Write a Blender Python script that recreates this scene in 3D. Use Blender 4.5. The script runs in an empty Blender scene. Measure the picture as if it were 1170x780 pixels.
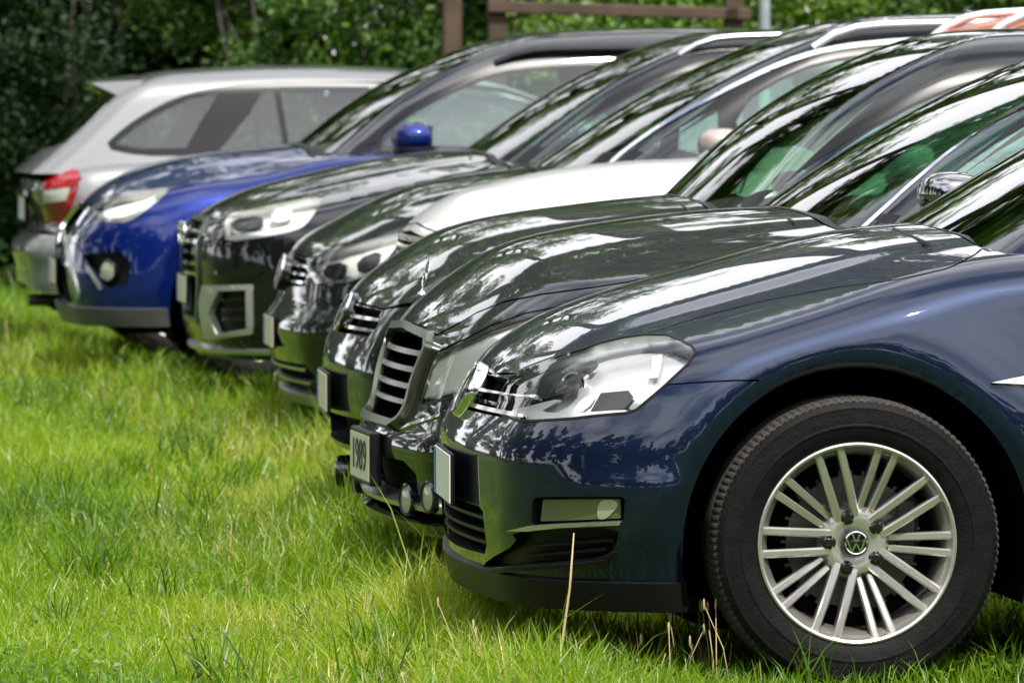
import bpy, math, random
import numpy as np
from mathutils import Vector, Matrix
from mathutils.geometry import delaunay_2d_cdt

rng = np.random.default_rng(7)
random.seed(7)
PI = math.pi
scene = bpy.context.scene
COL = scene.collection

# ------------------------------------------------------------------ camera
PSI = math.atan(995/7500.0)
PIT = math.atan(299/7500.0)
CAMH = 1.36
cam_d = bpy.data.cameras.new('camera')
cam = bpy.data.objects.new('camera', cam_d)
COL.objects.link(cam)
cam.location = (0, 0, CAMH)
cam.rotation_euler = (PI/2 - PIT, 0, -PSI)
cam_d.sensor_width = 36
cam_d.lens = 36*7500/1170.0
cam_d.clip_start = 0.5
cam_d.clip_end = 2000
cam_d.dof.use_dof = True
cam_d.dof.focus_distance = 15.2
cam_d.dof.aperture_fstop = 11.5
scene.camera = cam

# ------------------------------------------------------------------ light
SUN_EL = math.radians(58)
SUN_DIR = Vector((0.16, -0.62, 0)).normalized()*math.cos(SUN_EL) + Vector((0, 0, math.sin(SUN_EL)))
w = bpy.data.worlds.new('World')
scene.world = w
w.use_nodes = True
nt = w.node_tree
nt.nodes.clear()
wo = nt.nodes.new('ShaderNodeOutputWorld')
bg = nt.nodes.new('ShaderNodeBackground')
sky = nt.nodes.new('ShaderNodeTexSky')
sky.sky_type = 'NISHITA'
sky.sun_disc = False
sky.sun_elevation = SUN_EL
sky.sun_rotation = math.atan2(SUN_DIR.x, SUN_DIR.y)
sky.air_density = 1.0
sky.dust_density = 1.2
tc = nt.nodes.new('ShaderNodeTexCoord')
mp = nt.nodes.new('ShaderNodeMapping')
mp.inputs['Scale'].default_value = (1.6, 1.6, 3.6)
mp.inputs['Location'].default_value = (3.1, 0.4, 0.2)
ns = nt.nodes.new('ShaderNodeTexNoise')
ns.inputs['Scale'].default_value = 1.5
ns.inputs['Detail'].default_value = 6
ns.inputs['Roughness'].default_value = 0.55
cr = nt.nodes.new('ShaderNodeValToRGB')
cr.color_ramp.elements[0].position = 0.37
cr.color_ramp.elements[0].color = (0, 0, 0, 1)
cr.color_ramp.elements[1].position = 0.60
cr.color_ramp.elements[1].color = (1, 1, 1, 1)
mx = nt.nodes.new('ShaderNodeMix')
mx.data_type = 'RGBA'
mx.inputs[7].default_value = (14, 14, 14.6, 1)
L = nt.links.new
L(tc.outputs['Generated'], mp.inputs['Vector'])
L(mp.outputs[0], ns.inputs['Vector'])
L(ns.outputs[0], cr.inputs[0])
# a bank of bright summer cloud low in the direction of the hedge
sx_ = nt.nodes.new('ShaderNodeSeparateXYZ')
L(tc.outputs['Generated'], sx_.inputs[0])
def mrange(src, a, b):
    q = nt.nodes.new('ShaderNodeMapRange'); q.interpolation_type = 'SMOOTHSTEP'
    q.inputs['From Min'].default_value = a; q.inputs['From Max'].default_value = b
    L(src, q.inputs[0]); return q.outputs[0]
def math2(op, a, b):
    q = nt.nodes.new('ShaderNodeMath'); q.operation = op
    L(a, q.inputs[0]); L(b, q.inputs[1]); return q.outputs[0]
bank = math2('MULTIPLY', mrange(sx_.outputs[2], .74, .40), mrange(sx_.outputs[1], -.1, .45))
L(math2('MAXIMUM', cr.outputs[0], bank), mx.inputs[0])
L(sky.outputs[0], mx.inputs[6])
L(mx.outputs[2], bg.inputs[0])
bg.inputs[1].default_value = 0.13
L(bg.outputs[0], wo.inputs[0])

sun_d = bpy.data.lights.new('sun', 'SUN')
sun_d.energy = 4.2
sun_d.angle = math.radians(0.6)
sun_d.color = (1.0, 0.955, 0.88)
sun = bpy.data.objects.new('sun', sun_d)
COL.objects.link(sun)
sun.rotation_euler = (-SUN_DIR).to_track_quat('-Z', 'Y').to_euler()

scene.view_settings.view_transform = 'Standard'
scene.view_settings.look = 'None'
scene.view_settings.gamma = 1
scene.view_settings.exposure = 0.55
scene.view_settings.use_curve_mapping = False
scene.cycles.max_bounces = 8
scene.cycles.transparent_max_bounces = 24
scene.cycles.caustics_reflective = False
scene.cycles.caustics_refractive = False
scene.cycles.sample_clamp_indirect = 6
scene.cycles.use_denoising = True

# ------------------------------------------------------------------ materials
def new_mat(name):
    m = bpy.data.materials.new(name)
    m.use_nodes = True
    return m, m.node_tree, m.node_tree.nodes['Principled BSDF']

def setp(b, **k):
    names = dict(col='Base Color', rough='Roughness', metal='Metallic', coat='Coat Weight',
                 coatr='Coat Roughness', spec='Specular IOR Level', trans='Transmission Weight', ior='IOR', alpha='Alpha')
    for a, v in k.items():
        b.inputs[names[a]].default_value = v if a != 'col' else (*v, 1)

def noise_node(nt, scale, detail=4, coord='Object', vec=None):
    tc = nt.nodes.new('ShaderNodeTexCoord')
    n = nt.nodes.new('ShaderNodeTexNoise')
    n.inputs['Scale'].default_value = scale
    n.inputs['Detail'].default_value = detail
    if vec is None:
        nt.links.new(tc.outputs[coord], n.inputs['Vector'])
    else:
        mp = nt.nodes.new('ShaderNodeMapping')
        mp.inputs['Scale'].default_value = vec
        nt.links.new(tc.outputs[coord], mp.inputs[0])
        nt.links.new(mp.outputs[0], n.inputs['Vector'])
    return n

def ramp(nt, src, stops):
    r = nt.nodes.new('ShaderNodeValToRGB')
    e = r.color_ramp.elements
    while len(e) < len(stops):
        e.new(0.5)
    for i, (p, c) in enumerate(stops):
        e[i].position = p
        e[i].color = (*c, 1) if len(c) == 3 else c
    nt.links.new(src, r.inputs[0])
    return r

def paint(name, col, flake=None, rough=0.35, metal=0.0, dust=0.008):
    m, nt, b = new_mat(name)
    setp(b, col=col, rough=rough, metal=metal, coat=1.0, coatr=0.015, spec=0.06)
    b.inputs['Coat IOR'].default_value = 1.5
    if flake:
        lw = nt.nodes.new('ShaderNodeLayerWeight')
        lw.inputs[0].default_value = 0.35
        r = ramp(nt, lw.outputs['Facing'], [(0.0, flake), (0.7, col)])
        nt.links.new(r.outputs[0], b.inputs['Base Color'])
    # a film of dust and dried drops: small specks, rougher where dusty
    n = noise_node(nt, 220, 2)
    n2 = noise_node(nt, 9, 5)
    mul = nt.nodes.new('ShaderNodeMath'); mul.operation = 'MULTIPLY'
    nt.links.new(n.outputs[0], mul.inputs[0]); nt.links.new(n2.outputs[0], mul.inputs[1])
    mr = nt.nodes.new('ShaderNodeMapRange')
    mr.inputs['From Min'].default_value = 0.24; mr.inputs['From Max'].default_value = 0.5
    mr.inputs['To Min'].default_value = 0.016; mr.inputs['To Max'].default_value = 0.016+dust*2
    nt.links.new(mul.outputs[0], mr.inputs[0])
    nt.links.new(mr.outputs[0], b.inputs['Coat Roughness'])
    # orange peel and the slight unevenness of pressed steel
    n3 = noise_node(nt, 5.0, 2)
    bp = nt.nodes.new('ShaderNodeBump')
    bp.inputs['Strength'].default_value = 0.018; bp.inputs['Distance'].default_value = 0.03
    nt.links.new(n3.outputs[0], bp.inputs['Height'])
    nt.links.new(bp.outputs[0], b.inputs['Coat Normal'])
    return m

def simple(name, col, rough=0.5, metal=0.0, bump=0, bscale=80, coat=0, spec=0.5, vary=0):
    m, nt, b = new_mat(name)
    setp(b, col=col, rough=rough, metal=metal, coat=coat, spec=spec)
    if vary:
        n = noise_node(nt, bscale*0.2, 4)
        r = ramp(nt, n.outputs[0], [(0.3, tuple(c*(1-vary) for c in col)), (0.7, tuple(min(1, c*(1+vary)) for c in col))])
        nt.links.new(r.outputs[0], b.inputs['Base Color'])
    if bump:
        n = noise_node(nt, bscale, 3)
        bp = nt.nodes.new('ShaderNodeBump')
        bp.inputs['Strength'].default_value = bump; bp.inputs['Distance'].default_value = 0.004
        nt.links.new(n.outputs[0], bp.inputs['Height'])
        nt.links.new(bp.outputs[0], b.inputs['Normal'])
    return m

def glass(name, tint, refl=1.0, ior=1.5, rough=0.01):
    m = bpy.data.materials.new(name); m.use_nodes = True
    nt = m.node_tree; nt.nodes.clear()
    o = nt.nodes.new('ShaderNodeOutputMaterial')
    t = nt.nodes.new('ShaderNodeBsdfTransparent'); t.inputs[0].default_value = (*tint, 1)
    g = nt.nodes.new('ShaderNodeBsdfGlossy'); g.inputs['Roughness'].default_value = rough
    g.inputs[0].default_value = (refl, refl, refl, 1)
    f = nt.nodes.new('ShaderNodeFresnel'); f.inputs[0].default_value = ior
    mx = nt.nodes.new('ShaderNodeMixShader')
    nt.links.new(f.outputs[0], mx.inputs[0]); nt.links.new(t.outputs[0], mx.inputs[1]); nt.links.new(g.outputs[0], mx.inputs[2])
    nt.links.new(mx.outputs[0], o.inputs[0])
    return m

M = {}
M['navy'] = paint('navy_paint', (0.0015, 0.004, 0.018), flake=(0.0045, 0.011, 0.030), rough=0.4, metal=0.5)
M['black'] = paint('black_paint', (0.004, 0.005, 0.005), rough=0.4)
M['blackgreen'] = paint('green_black_paint', (0.005, 0.008, 0.006), rough=0.4)
M['blue'] = paint('blue_paint', (0.002, 0.009, 0.09), flake=(0.003, 0.015, 0.135), rough=0.35, metal=0.5)
M['white'] = paint('white_paint', (0.78, 0.79, 0.78), rough=0.4)
M['silver'] = paint('silver_paint', (0.165, 0.168, 0.170), flake=(0.195, 0.198, 0.202), rough=0.42, metal=0.35)
M['greysky'] = paint('sky_grey_paint', (0.035, 0.035, 0.037), flake=(0.06, 0.06, 0.062), rough=0.4, metal=0.6)  # grey of reflected sky, put into the paint colour
M['rust'] = paint('rust_orange_paint', (0.34, 0.075, 0.03), rough=0.4, metal=0.3)
M['rust'].node_tree.nodes['Principled BSDF'].inputs['Coat Weight'].default_value = 0.3
M['plastic'] = simple('black_plastic', (0.006, 0.006, 0.0065), rough=0.45, bump=0.15, bscale=600, spec=.18)
M['gloss'] = simple('gloss_black', (0.006, 0.006, 0.007), rough=0.08, coat=0.5)
M['void'] = simple('dark_cavity', (0.003, 0.003, 0.003), rough=0.9, spec=0.1)
M['rubber'] = simple('tyre_rubber', (0.0062, 0.006, 0.006), spec=.1, rough=0.6, bump=0.4, bscale=160, vary=0.3)
M['tread'] = simple('tread_rubber', (0.030, 0.026, 0.021), rough=0.9, bump=0.5, bscale=300, vary=0.5)
M['alloy'] = simple('alloy', (0.60, 0.58, 0.53), rough=0.27, metal=0.85, bump=0.05, bscale=60, vary=0.08)
M['chrome'] = simple('chrome', (0.78, 0.78, 0.77), rough=0.09, metal=1.0)
M['satin'] = simple('satin_aluminium', (0.55, 0.56, 0.54), rough=0.3, metal=0.9)
M['disc'] = simple('brake_iron', (0.10, 0.095, 0.09), rough=0.55, metal=0.8, vary=0.3)
M['lens'] = glass('lamp_lens', (0.95, 0.96, 0.95), ior=1.28)
M['wind'] = glass('windscreen_glass', (0.07, 0.15, 0.085), ior=1.85, rough=0.03)
M['side'] = glass('side_glass', (0.80, 0.97, 0.91), ior=1.8)
M['reflector'] = simple('reflector', (0.74, 0.75, 0.75), rough=0.24, metal=0.6)
M['lampwhite'] = simple('lamp_white', (0.80, 0.80, 0.77), rough=0.25, metal=0.3)
M['bezel'] = simple('lamp_bezel', (0.035, 0.036, 0.038), rough=0.25)
M['amber'] = simple('plate_yellow', (0.60, 0.58, 0.40), rough=0.4)
M['platewhite'] = simple('plate_white', (0.72, 0.73, 0.68), rough=0.35)
M['plateblue'] = simple('plate_blue', (0.01, 0.09, 0.42), rough=0.35)
M['ink'] = simple('plate_ink', (0.01, 0.01, 0.01), rough=0.5)
M['red'] = simple('red_lens', (0.26, 0.004, 0.008), rough=0.12, coat=1.0)
M['darkred'] = simple('dark_red_lens', (0.16, 0.004, 0.010), rough=0.12, coat=1.0)
M['clear'] = simple('clear_lens', (0.42, 0.42, 0.36), rough=0.15, coat=1.0)
M['trim'] = simple('window_trim', (0.010, 0.010, 0.011), rough=0.3, spec=.2)
M['seat'] = simple('seat_cloth', (0.045, 0.046, 0.05), rough=0.9)
M['beige'] = simple('beige_seat', (0.42, 0.36, 0.29), rough=0.8)
M['cabin'] = simple('cabin_trim', (0.16, 0.17, 0.17), rough=0.7)
M['headliner'] = simple('headliner', (0.55, 0.56, 0.54), rough=0.9)

# ------------------------------------------------------------------ objects
def link(o, parent=None):
    COL.objects.link(o)
    if parent is not None:
        o.parent = parent
    return o

def tag(o, label=None, cat=None, group=None, kind=None):
    if label: o['label'] = label
    if cat: o['category'] = cat
    if group: o['group'] = group
    if kind: o['kind'] = kind
    return o

def empty(name, loc, rz=0.0):
    o = bpy.data.objects.new(name, None)
    COL.objects.link(o)
    o.location = loc
    o.rotation_euler = (0, 0, rz)
    o.empty_display_size = 0.2
    return o

def mesh_obj(name, V, F, mat, parent=None, N=None, smooth=True, mats=None, midx=None):
    me = bpy.data.meshes.new(name)
    V = np.asarray(V, dtype=np.float64)
    me.from_pydata(V.tolist() if len(V) < 400000 else V, [], [list(map(int, f)) for f in F])
    for m in (mats or [mat]):
        me.materials.append(m)
    if midx is not None:
        me.polygons.foreach_set('material_index', np.asarray(midx, dtype=np.int32))
    me.polygons.foreach_set('use_smooth', np.full(len(me.polygons), bool(smooth)))
    me.update()
    if N is not None:
        me.normals_split_custom_set_from_vertices(np.asarray(N).tolist())
    o = bpy.data.objects.new(name, me)
    return link(o, parent)

class MB:
    """collects solids; build() links them as one mesh"""
    def __init__(s):
        s.v = []; s.f = []; s.n = 0; s.m = []; s.cm = 0
    def add(s, V, F):
        V = np.asarray(V, dtype=float).reshape(-1, 3)
        s.v.append(V)
        for f in F:
            s.f.append([int(i)+s.n for i in f]); s.m.append(s.cm)
        s.n += len(V)
        return s
    def box(s, c, d, R=None, taper=1.0, bev=0.0):
        x, y, z = (q/2.0 for q in d)
        if bev > 0:
            # rounded box as a chamfered cube
            P = []; b = min(bev, x*.9, y*.9, z*.9)
            for sx in (-1, 1):
                for sy in (-1, 1):
                    for sz in (-1, 1):
                        P += [(sx*x, sy*(y-b), sz*(z-b)), (sx*(x-b), sy*y, sz*(z-b)), (sx*(x-b), sy*(y-b), sz*z)]
            P = np.array(P)
            import bmesh
            bm = bmesh.new()
            for p in P: bm.verts.new(p)
            bmesh.ops.convex_hull(bm, input=bm.verts)
            bm.verts.index_update()
            F = [[q.index for q in f.verts] for f in bm.faces]
            P = np.array([q.co[:] for q in bm.verts]); bm.free()
        else:
            P = np.array([(-x,-y,-z),(x,-y,-z),(x,y,-z),(-x,y,-z),(-x*taper,-y*taper,z),(x*taper,-y*taper,z),(x*taper,y*taper,z),(-x*taper,y*taper,z)])
            F = [(0,3,2,1),(4,5,6,7),(0,1,5,4),(1,2,6,5),(2,3,7,6),(3,0,4,7)]
        if R is not None: P = P @ np.array(R).T
        return s.add(P+np.array(c), F)
    def lathe(s, prof, c=(0,0,0), axis='y', n=48, close=False):
        """prof: (r, h) pairs; the axis runs along h"""
        a = np.linspace(0, 2*PI, n, endpoint=False)
        V = []
        for r, h in prof:
            if axis == 'y': V.append(np.stack([r*np.cos(a), np.full(n, h), r*np.sin(a)], 1))
            elif axis == 'z': V.append(np.stack([r*np.cos(a), r*np.sin(a), np.full(n, h)], 1))
            else: V.append(np.stack([np.full(n, h), r*np.cos(a), r*np.sin(a)], 1))
        V = np.concatenate(V)+np.array(c)
        F = []
        k = len(prof)
        for i in range(k if close else k-1):
            j = (i+1) % k
            for q in range(n):
                p = (q+1) % n
                F.append((i*n+q, i*n+p, j*n+p, j*n+q))
        return s.add(V, F)
    def tube(s, pts, r, n=8, cap=True):
        pts = np.asarray(pts, float); k = len(pts)
        rr = np.full(k, r) if np.isscalar(r) else np.asarray(r, float)
        V = []
        up = np.array([0, 0, 1.0])
        for i in range(k):
            t = pts[min(i+1, k-1)]-pts[max(i-1, 0)]; t /= np.linalg.norm(t)+1e-9
            a = np.cross(t, up)
            if np.linalg.norm(a) < 1e-3: a = np.cross(t, [1, 0, 0])
            a /= np.linalg.norm(a); b = np.cross(a, t)
            for q in range(n):
                w_ = 2*PI*q/n
                V.append(pts[i]+rr[i]*(math.cos(w_)*a+math.sin(w_)*b))
        F = []
        for i in range(k-1):
            for q in range(n):
                p = (q+1) % n
                F.append((i*n+q, i*n+p, (i+1)*n+p, (i+1)*n+q))
        if cap:
            F.append(tuple(range(n))[::-1]); F.append(tuple((k-1)*n+q for q in range(n)))
        return s.add(V, F)
    def ellipsoid(s, c, d, nu=20, nv=12, p=2.0, R=None):
        V = []
        sg = lambda v, e: math.copysign(abs(v)**e, v)
        e = 2.0/p
        for i in range(nv+1):
            ph = -PI/2+PI*i/nv
            for j in range(nu):
                th = 2*PI*j/nu
                V.append((d[0]*sg(math.cos(ph), e)*sg(math.cos(th), e), d[1]*sg(math.cos(ph), e)*sg(math.sin(th), e), d[2]*sg(math.sin(ph), e)))
        V = np.array(V)
        if R is not None: V = V @ np.array(R).T
        F = []
        for i in range(nv):
            for j in range(nu):
                k = (j+1) % nu
                F.append((i*nu+j, i*nu+k, (i+1)*nu+k, (i+1)*nu+j))
        return s.add(V+np.array(c), F)
    def prism(s, poly, depth, M4=None):
        """poly in local x,z ; extruded along local y from 0 to depth"""
        n = len(poly)
        V = [(x, 0, z) for x, z in poly]+[(x, depth, z) for x, z in poly]
        F = [tuple(range(n)), tuple(range(2*n-1, n-1, -1))]
        for i in range(n):
            j = (i+1) % n
            F.append((i, i+n, j+n, j))
        V = np.array(V, float)
        if M4 is not None:
            V = np.array([(M4 @ Vector(p))[:] for p in V])
        return s.add(V, F)
    def build(s, name, mat, parent=None, smooth=False, mats=None, sharp=None):
        o = mesh_obj(name, np.concatenate(s.v), s.f, mat, parent, smooth=smooth, mats=mats, midx=s.m if mats else None)
        if sharp is not None:
            me = o.data
            me.polygons.foreach_set('use_smooth', np.ones(len(me.polygons), dtype=bool))
            me.set_sharp_from_angle(angle=math.radians(sharp))
        return o

# ------------------------------------------------------------------ smooth curves and car surfaces
def spline(pts):
    """natural cubic spline with straight ends"""
    xs = np.array([p[0] for p in pts], float); ys = np.array([p[1] for p in pts], float)
    n = len(xs)
    if n == 2:
        k = (ys[1]-ys[0])/(xs[1]-xs[0])
        return lambda x: ys[0]+k*(np.asarray(x)-xs[0])
    h = np.diff(xs)
    A = np.zeros((n, n)); b = np.zeros(n)
    A[0, 0] = A[-1, -1] = 1
    for i in range(1, n-1):
        A[i, i-1] = h[i-1]; A[i, i] = 2*(h[i-1]+h[i]); A[i, i+1] = h[i]
        b[i] = 6*((ys[i+1]-ys[i])/h[i]-(ys[i]-ys[i-1])/h[i-1])
    m = np.linalg.solve(A, b)
    def f(x):
        x = np.asarray(x, float)
        xc = np.clip(x, xs[0], xs[-1])
        i = np.clip(np.searchsorted(xs, xc)-1, 0, n-2)
        t = xc-xs[i]; hh = h[i]
        v = ys[i]+((ys[i+1]-ys[i])/hh-hh*(2*m[i]+m[i+1])/6)*t+m[i]/2*t*t+(m[i+1]-m[i])/(6*hh)*t**3
        k0 = (ys[1]-ys[0])/h[0]-h[0]*m[1]/6
        k1 = (ys[-1]-ys[-2])/h[-1]+h[-1]*m[-2]/6
        return v+np.where(x < xs[0], (x-xs[0])*k0, 0)+np.where(x > xs[-1], (x-xs[-1])*k1, 0)
    return f

def smax(a, b, r, p=2.35):
    """fillet of radius r between two bounds"""
    u = np.maximum(r+a, 0); v = np.maximum(r+b, 0)
    return np.minimum(-r, np.maximum(a, b))+(u**p+v**p)**(1.0/p)

def sstep(a, b, x):
    t = np.clip((x-a)/(b-a), 0, 1)
    return t*t*(3-2*t)

def march(F, o, d, tmax, it=36):
    lo = np.zeros(len(o)); hi = np.full(len(o), tmax)
    for _ in range(it):
        mid = (lo+hi)/2
        p = o+d*mid[:, None]
        ins = F(p[:, 0], p[:, 1], p[:, 2]) < 0
        lo = np.where(ins, mid, lo); hi = np.where(ins, hi, mid)
    return o+d*((lo+hi)/2)[:, None]

def normals(F, P, e=2e-4):
    g = []
    for k in range(3):
        a = P.copy(); b = P.copy(); a[:, k] += e; b[:, k] -= e
        g.append(F(a[:, 0], a[:, 1], a[:, 2])-F(b[:, 0], b[:, 1], b[:, 2]))
    g = np.stack(g, 1)
    return g/(np.linalg.norm(g, axis=1)[:, None]+1e-12)

def in_poly(poly, P):
    x, y = P[:, 0], P[:, 1]
    c = np.zeros(len(P), bool)
    n = len(poly)
    x0, y0 = poly.min(0); x1, y1 = poly.max(0)
    m = (x >= x0) & (x <= x1) & (y >= y0) & (y <= y1)
    idx = np.nonzero(m)[0]
    if len(idx) == 0: return c
    px, py = x[idx], y[idx]; r = np.zeros(len(idx), bool)
    for i in range(n):
        ax, ay = poly[i]; bx, by = poly[(i+1) % n]
        if ay == by: continue
        s = (ay > py) != (by > py)
        r ^= s & (px < (bx-ax)*(py-ay)/(by-ay)+ax)
    c[idx] = r
    return c

def dens(pts, step, closed=True):
    pts = [tuple(p) for p in pts]
    out = []
    n = len(pts)
    for i in range(n if closed else n-1):
        a = np.array(pts[i]); b = np.array(pts[(i+1) % n])
        k = max(1, int(math.ceil(np.linalg.norm(b-a)/step)))
        for j in range(k): out.append(a+(b-a)*j/k)
    if not closed: out.append(np.array(pts[-1]))
    return np.array(out)

def soft(pts, closed=True, it=2, keep=()):
    """Chaikin corner rounding"""
    P = [np.array(p, float) for p in pts]
    for _ in range(it):
        Q = []
        n = len(P)
        rngi = range(n if closed else n-1)
        if not closed: Q.append(P[0])
        for i in rngi:
            a, b = P[i], P[(i+1) % n]
            Q += [a*.75+b*.25, a*.25+b*.75]
        if not closed: Q.append(P[-1])
        P = Q
    return [tuple(p) for p in P]

class Chart:
    """an implicit body F<0 unrolled round a straight spine: u along it (and round both ends), v the elevation"""
    def __init__(s, F, x0, x1, z0):
        s.F = F; s.x0 = x0; s.x1 = x1; s.z0 = z0
        s.U0 = -PI/2; s.U1 = x1-x0+PI/2; s.ls = x1-x0
    def od(s, u, v):
        u = np.asarray(u, float); v = np.asarray(v, float)
        th = np.where(u < 0, -u, np.where(u > s.ls, -(u-s.ls), 0))   # + turns to the front
        ox = s.x0+np.clip(u, 0, s.ls)
        o = np.stack([ox, np.zeros_like(ox), np.full_like(ox, s.z0)], 1)
        d = np.stack([-np.sin(th)*np.cos(v), -np.cos(th)*np.cos(v), np.sin(v)], 1)
        return o, d
    def pts(s, u, v):
        o, d = s.od(u, v)
        P = march(s.F, o, d, 2.2)
        P[np.abs(P[:, 1]) < 1e-6, 1] = 0
        return P
    def uv(s, P):
        P = np.atleast_2d(P).astype(float)
        x, y, z = P[:, 0], -np.abs(P[:, 1]), P[:, 2]
        dx = np.where(x < s.x0, s.x0-x, np.where(x > s.x1, s.x1-x, 0))
        th = np.arctan2(dx, -y)
        h = np.hypot(dx, y)
        v = np.arctan2(z-s.z0, h)
        u = np.where(dx > 0, -th, np.where(dx < 0, s.ls-th, x-s.x0))
        return np.stack([u, v], 1)
    # points given in a side view (x,z), an end view (y,z), from above (x,y)
    def S(s, pts, step=0.02, closed=True):
        q = dens(pts, step, closed)
        o = np.stack([q[:, 0], np.zeros(len(q)), q[:, 1]], 1)
        return s.uv(march(s.F, o, np.tile([0, -1.0, 0], (len(q), 1)), 1.4))
    def E(s, pts, step=0.02, closed=True, rear=False):
        q = dens(pts, step, closed)
        o = np.stack([np.full(len(q), s.x1 if rear else s.x0), -np.abs(q[:, 0]), q[:, 1]], 1)
        r = s.uv(march(s.F, o, np.tile([1.0 if rear else -1.0, 0, 0], (len(q), 1)), 1.8))
        r[np.abs(q[:, 0]) < 1e-6, 0] = s.U1 if rear else s.U0
        return r
    def T(s, pts, step=0.02, closed=True):
        q = dens(pts, step, closed)
        o = np.stack([q[:, 0], -np.abs(q[:, 1]), np.full(len(q), s.z0)], 1)
        return s.uv(march(s.F, o, np.tile([0, 0, 1.0], (len(q), 1)), 1.2))
    def buf(s, line, wd):
        """a thin closed strip round an open uv line; wd in metres"""
        q = np.asarray(line); k = len(q)
        t = np.zeros_like(q)
        t[1:-1] = q[2:]-q[:-2]; t[0] = q[1]-q[0]; t[-1] = q[-1]-q[-2]
        # local metric from neighbouring surface points
        e = 1e-3
        P0 = s.pts(q[:, 0], q[:, 1]); Pu = s.pts(q[:, 0]+e, q[:, 1]); Pv = s.pts(q[:, 0], q[:, 1]+e)
        mu = np.maximum(np.linalg.norm(Pu-P0, axis=1)/e, .1); mv = np.maximum(np.linalg.norm(Pv-P0, axis=1)/e, .1)
        tm = t*np.stack([mu, mv], 1); tm /= np.linalg.norm(tm, axis=1)[:, None]+1e-12
        nn = np.stack([-tm[:, 1], tm[:, 0]], 1)*wd/2/np.stack([mu, mv], 1)
        a, b = q+nn, q-nn
        for z in (a, b): z[:, 0] = np.clip(z[:, 0], s.U0, s.U1); z[:, 1] = np.minimum(z[:, 1], PI/2)
        return np.concatenate([a, b[::-1]])

def cdt(points, loops, eps=1e-5):
    V = [tuple(p) for p in points]
    E = []
    for lp in loops:
        b = len(V); V += [tuple(p) for p in lp]
        n = len(lp)
        E += [(b+i, b+(i+1) % n) for i in range(n)]
    r = delaunay_2d_cdt([Vector(p) for p in V], E, [], 0, eps, False)
    return np.array([v[:] for v in r[0]]), np.array([f for f in r[2] if len(f) == 3])

def tri_mesh(ch, Q, T):
    P = ch.pts(Q[:, 0], Q[:, 1]); N = normals(ch.F, P)
    N[P[:, 1] == 0, 1] = 0
    g = np.cross(P[T[:, 1]]-P[T[:, 0]], P[T[:, 2]]-P[T[:, 0]])
    flip = (g*N[T[:, 0]]).sum(1) < 0
    T = T.copy(); T[flip] = T[flip][:, ::-1]
    ok = np.linalg.norm(g, axis=1) > 1e-10
    return P, N, T, ok

def split_panels(ch, regions, vmin, gu, gv):
    """regions: [(name, [uv polygons])], first match wins; the rest is 'body'"""
    us = np.arange(ch.U0, ch.U1+1e-6, gu); us[-1] = ch.U1
    vs = np.linspace(vmin, PI/2, int((PI/2-vmin)/gv)+1)
    G = np.array([(a, b) for a in us for b in vs])
    loops = [p for _, ps in regions for p in ps]
    for l in loops:
        l[:, 0] = np.clip(l[:, 0], ch.U0, ch.U1); l[:, 1] = np.clip(l[:, 1], vmin, PI/2)
    Q, T = cdt(G, loops)
    P, N, T2, ok = tri_mesh(ch, Q, T)
    c = Q[T2].mean(1)
    reg = np.full(len(T2), -1)
    for i, (nm, ps) in enumerate(regions):
        for p in ps:
            m = in_poly(p, c) & (reg < 0)
            reg[m] = i
    out = {}
    names = [nm for nm, _ in regions]
    for i in range(-1, len(regions)):
        nm = 'body' if i < 0 else names[i]
        t = T2[(reg == i) & ok]
        if len(t):
            out.setdefault(nm, []).append(t)
    return P, N, {k: np.concatenate(v) for k, v in out.items()}

def compact(P, N, T):
    ids, inv = np.unique(T.ravel(), return_inverse=True)
    return P[ids], N[ids], inv.reshape(-1, 3)

def both(P, N, T):
    """near half and its mirror image"""
    P2 = P*[1, -1, 1]; N2 = N*[1, -1, 1]
    return np.concatenate([P, P2]), np.concatenate([N, N2]), np.concatenate([T, T[:, ::-1]+len(P)])

def mirror(P, N, T):
    return P*[1, -1, 1], N*[1, -1, 1], T[:, ::-1].copy()

def rim_edges(T):
    e = {}
    for t in T:
        for a, b in ((t[0], t[1]), (t[1], t[2]), (t[2], t[0])):
            if (b, a) in e: del e[(b, a)]
            else: e[(a, b)] = 1
    return list(e)

def pocket(P, N, T, depth, push=None, shrink=0.0):
    """floor set back by depth and the walls up to the rim; returns V,F"""
    P, N, T = compact(P, N, T)
    D = -N*depth if push is None else np.tile(np.array(push, float), (len(P), 1))
    B = P+D
    if shrink:
        c = B.mean(0); B = B+(c-B)*shrink
    V = np.concatenate([P, B]); n = len(P)
    F = [tuple(t+n) for t in T]
    for a, b in rim_edges(T):
        if abs(P[a, 1]) < 1e-5 and abs(P[b, 1]) < 1e-5: continue
        F.append((a, b, b+n, a+n)[::-1])
    return V, F

def mirV(V, F):
    return V*np.array([1, -1, 1]), [tuple(f)[::-1] for f in F]

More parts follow.
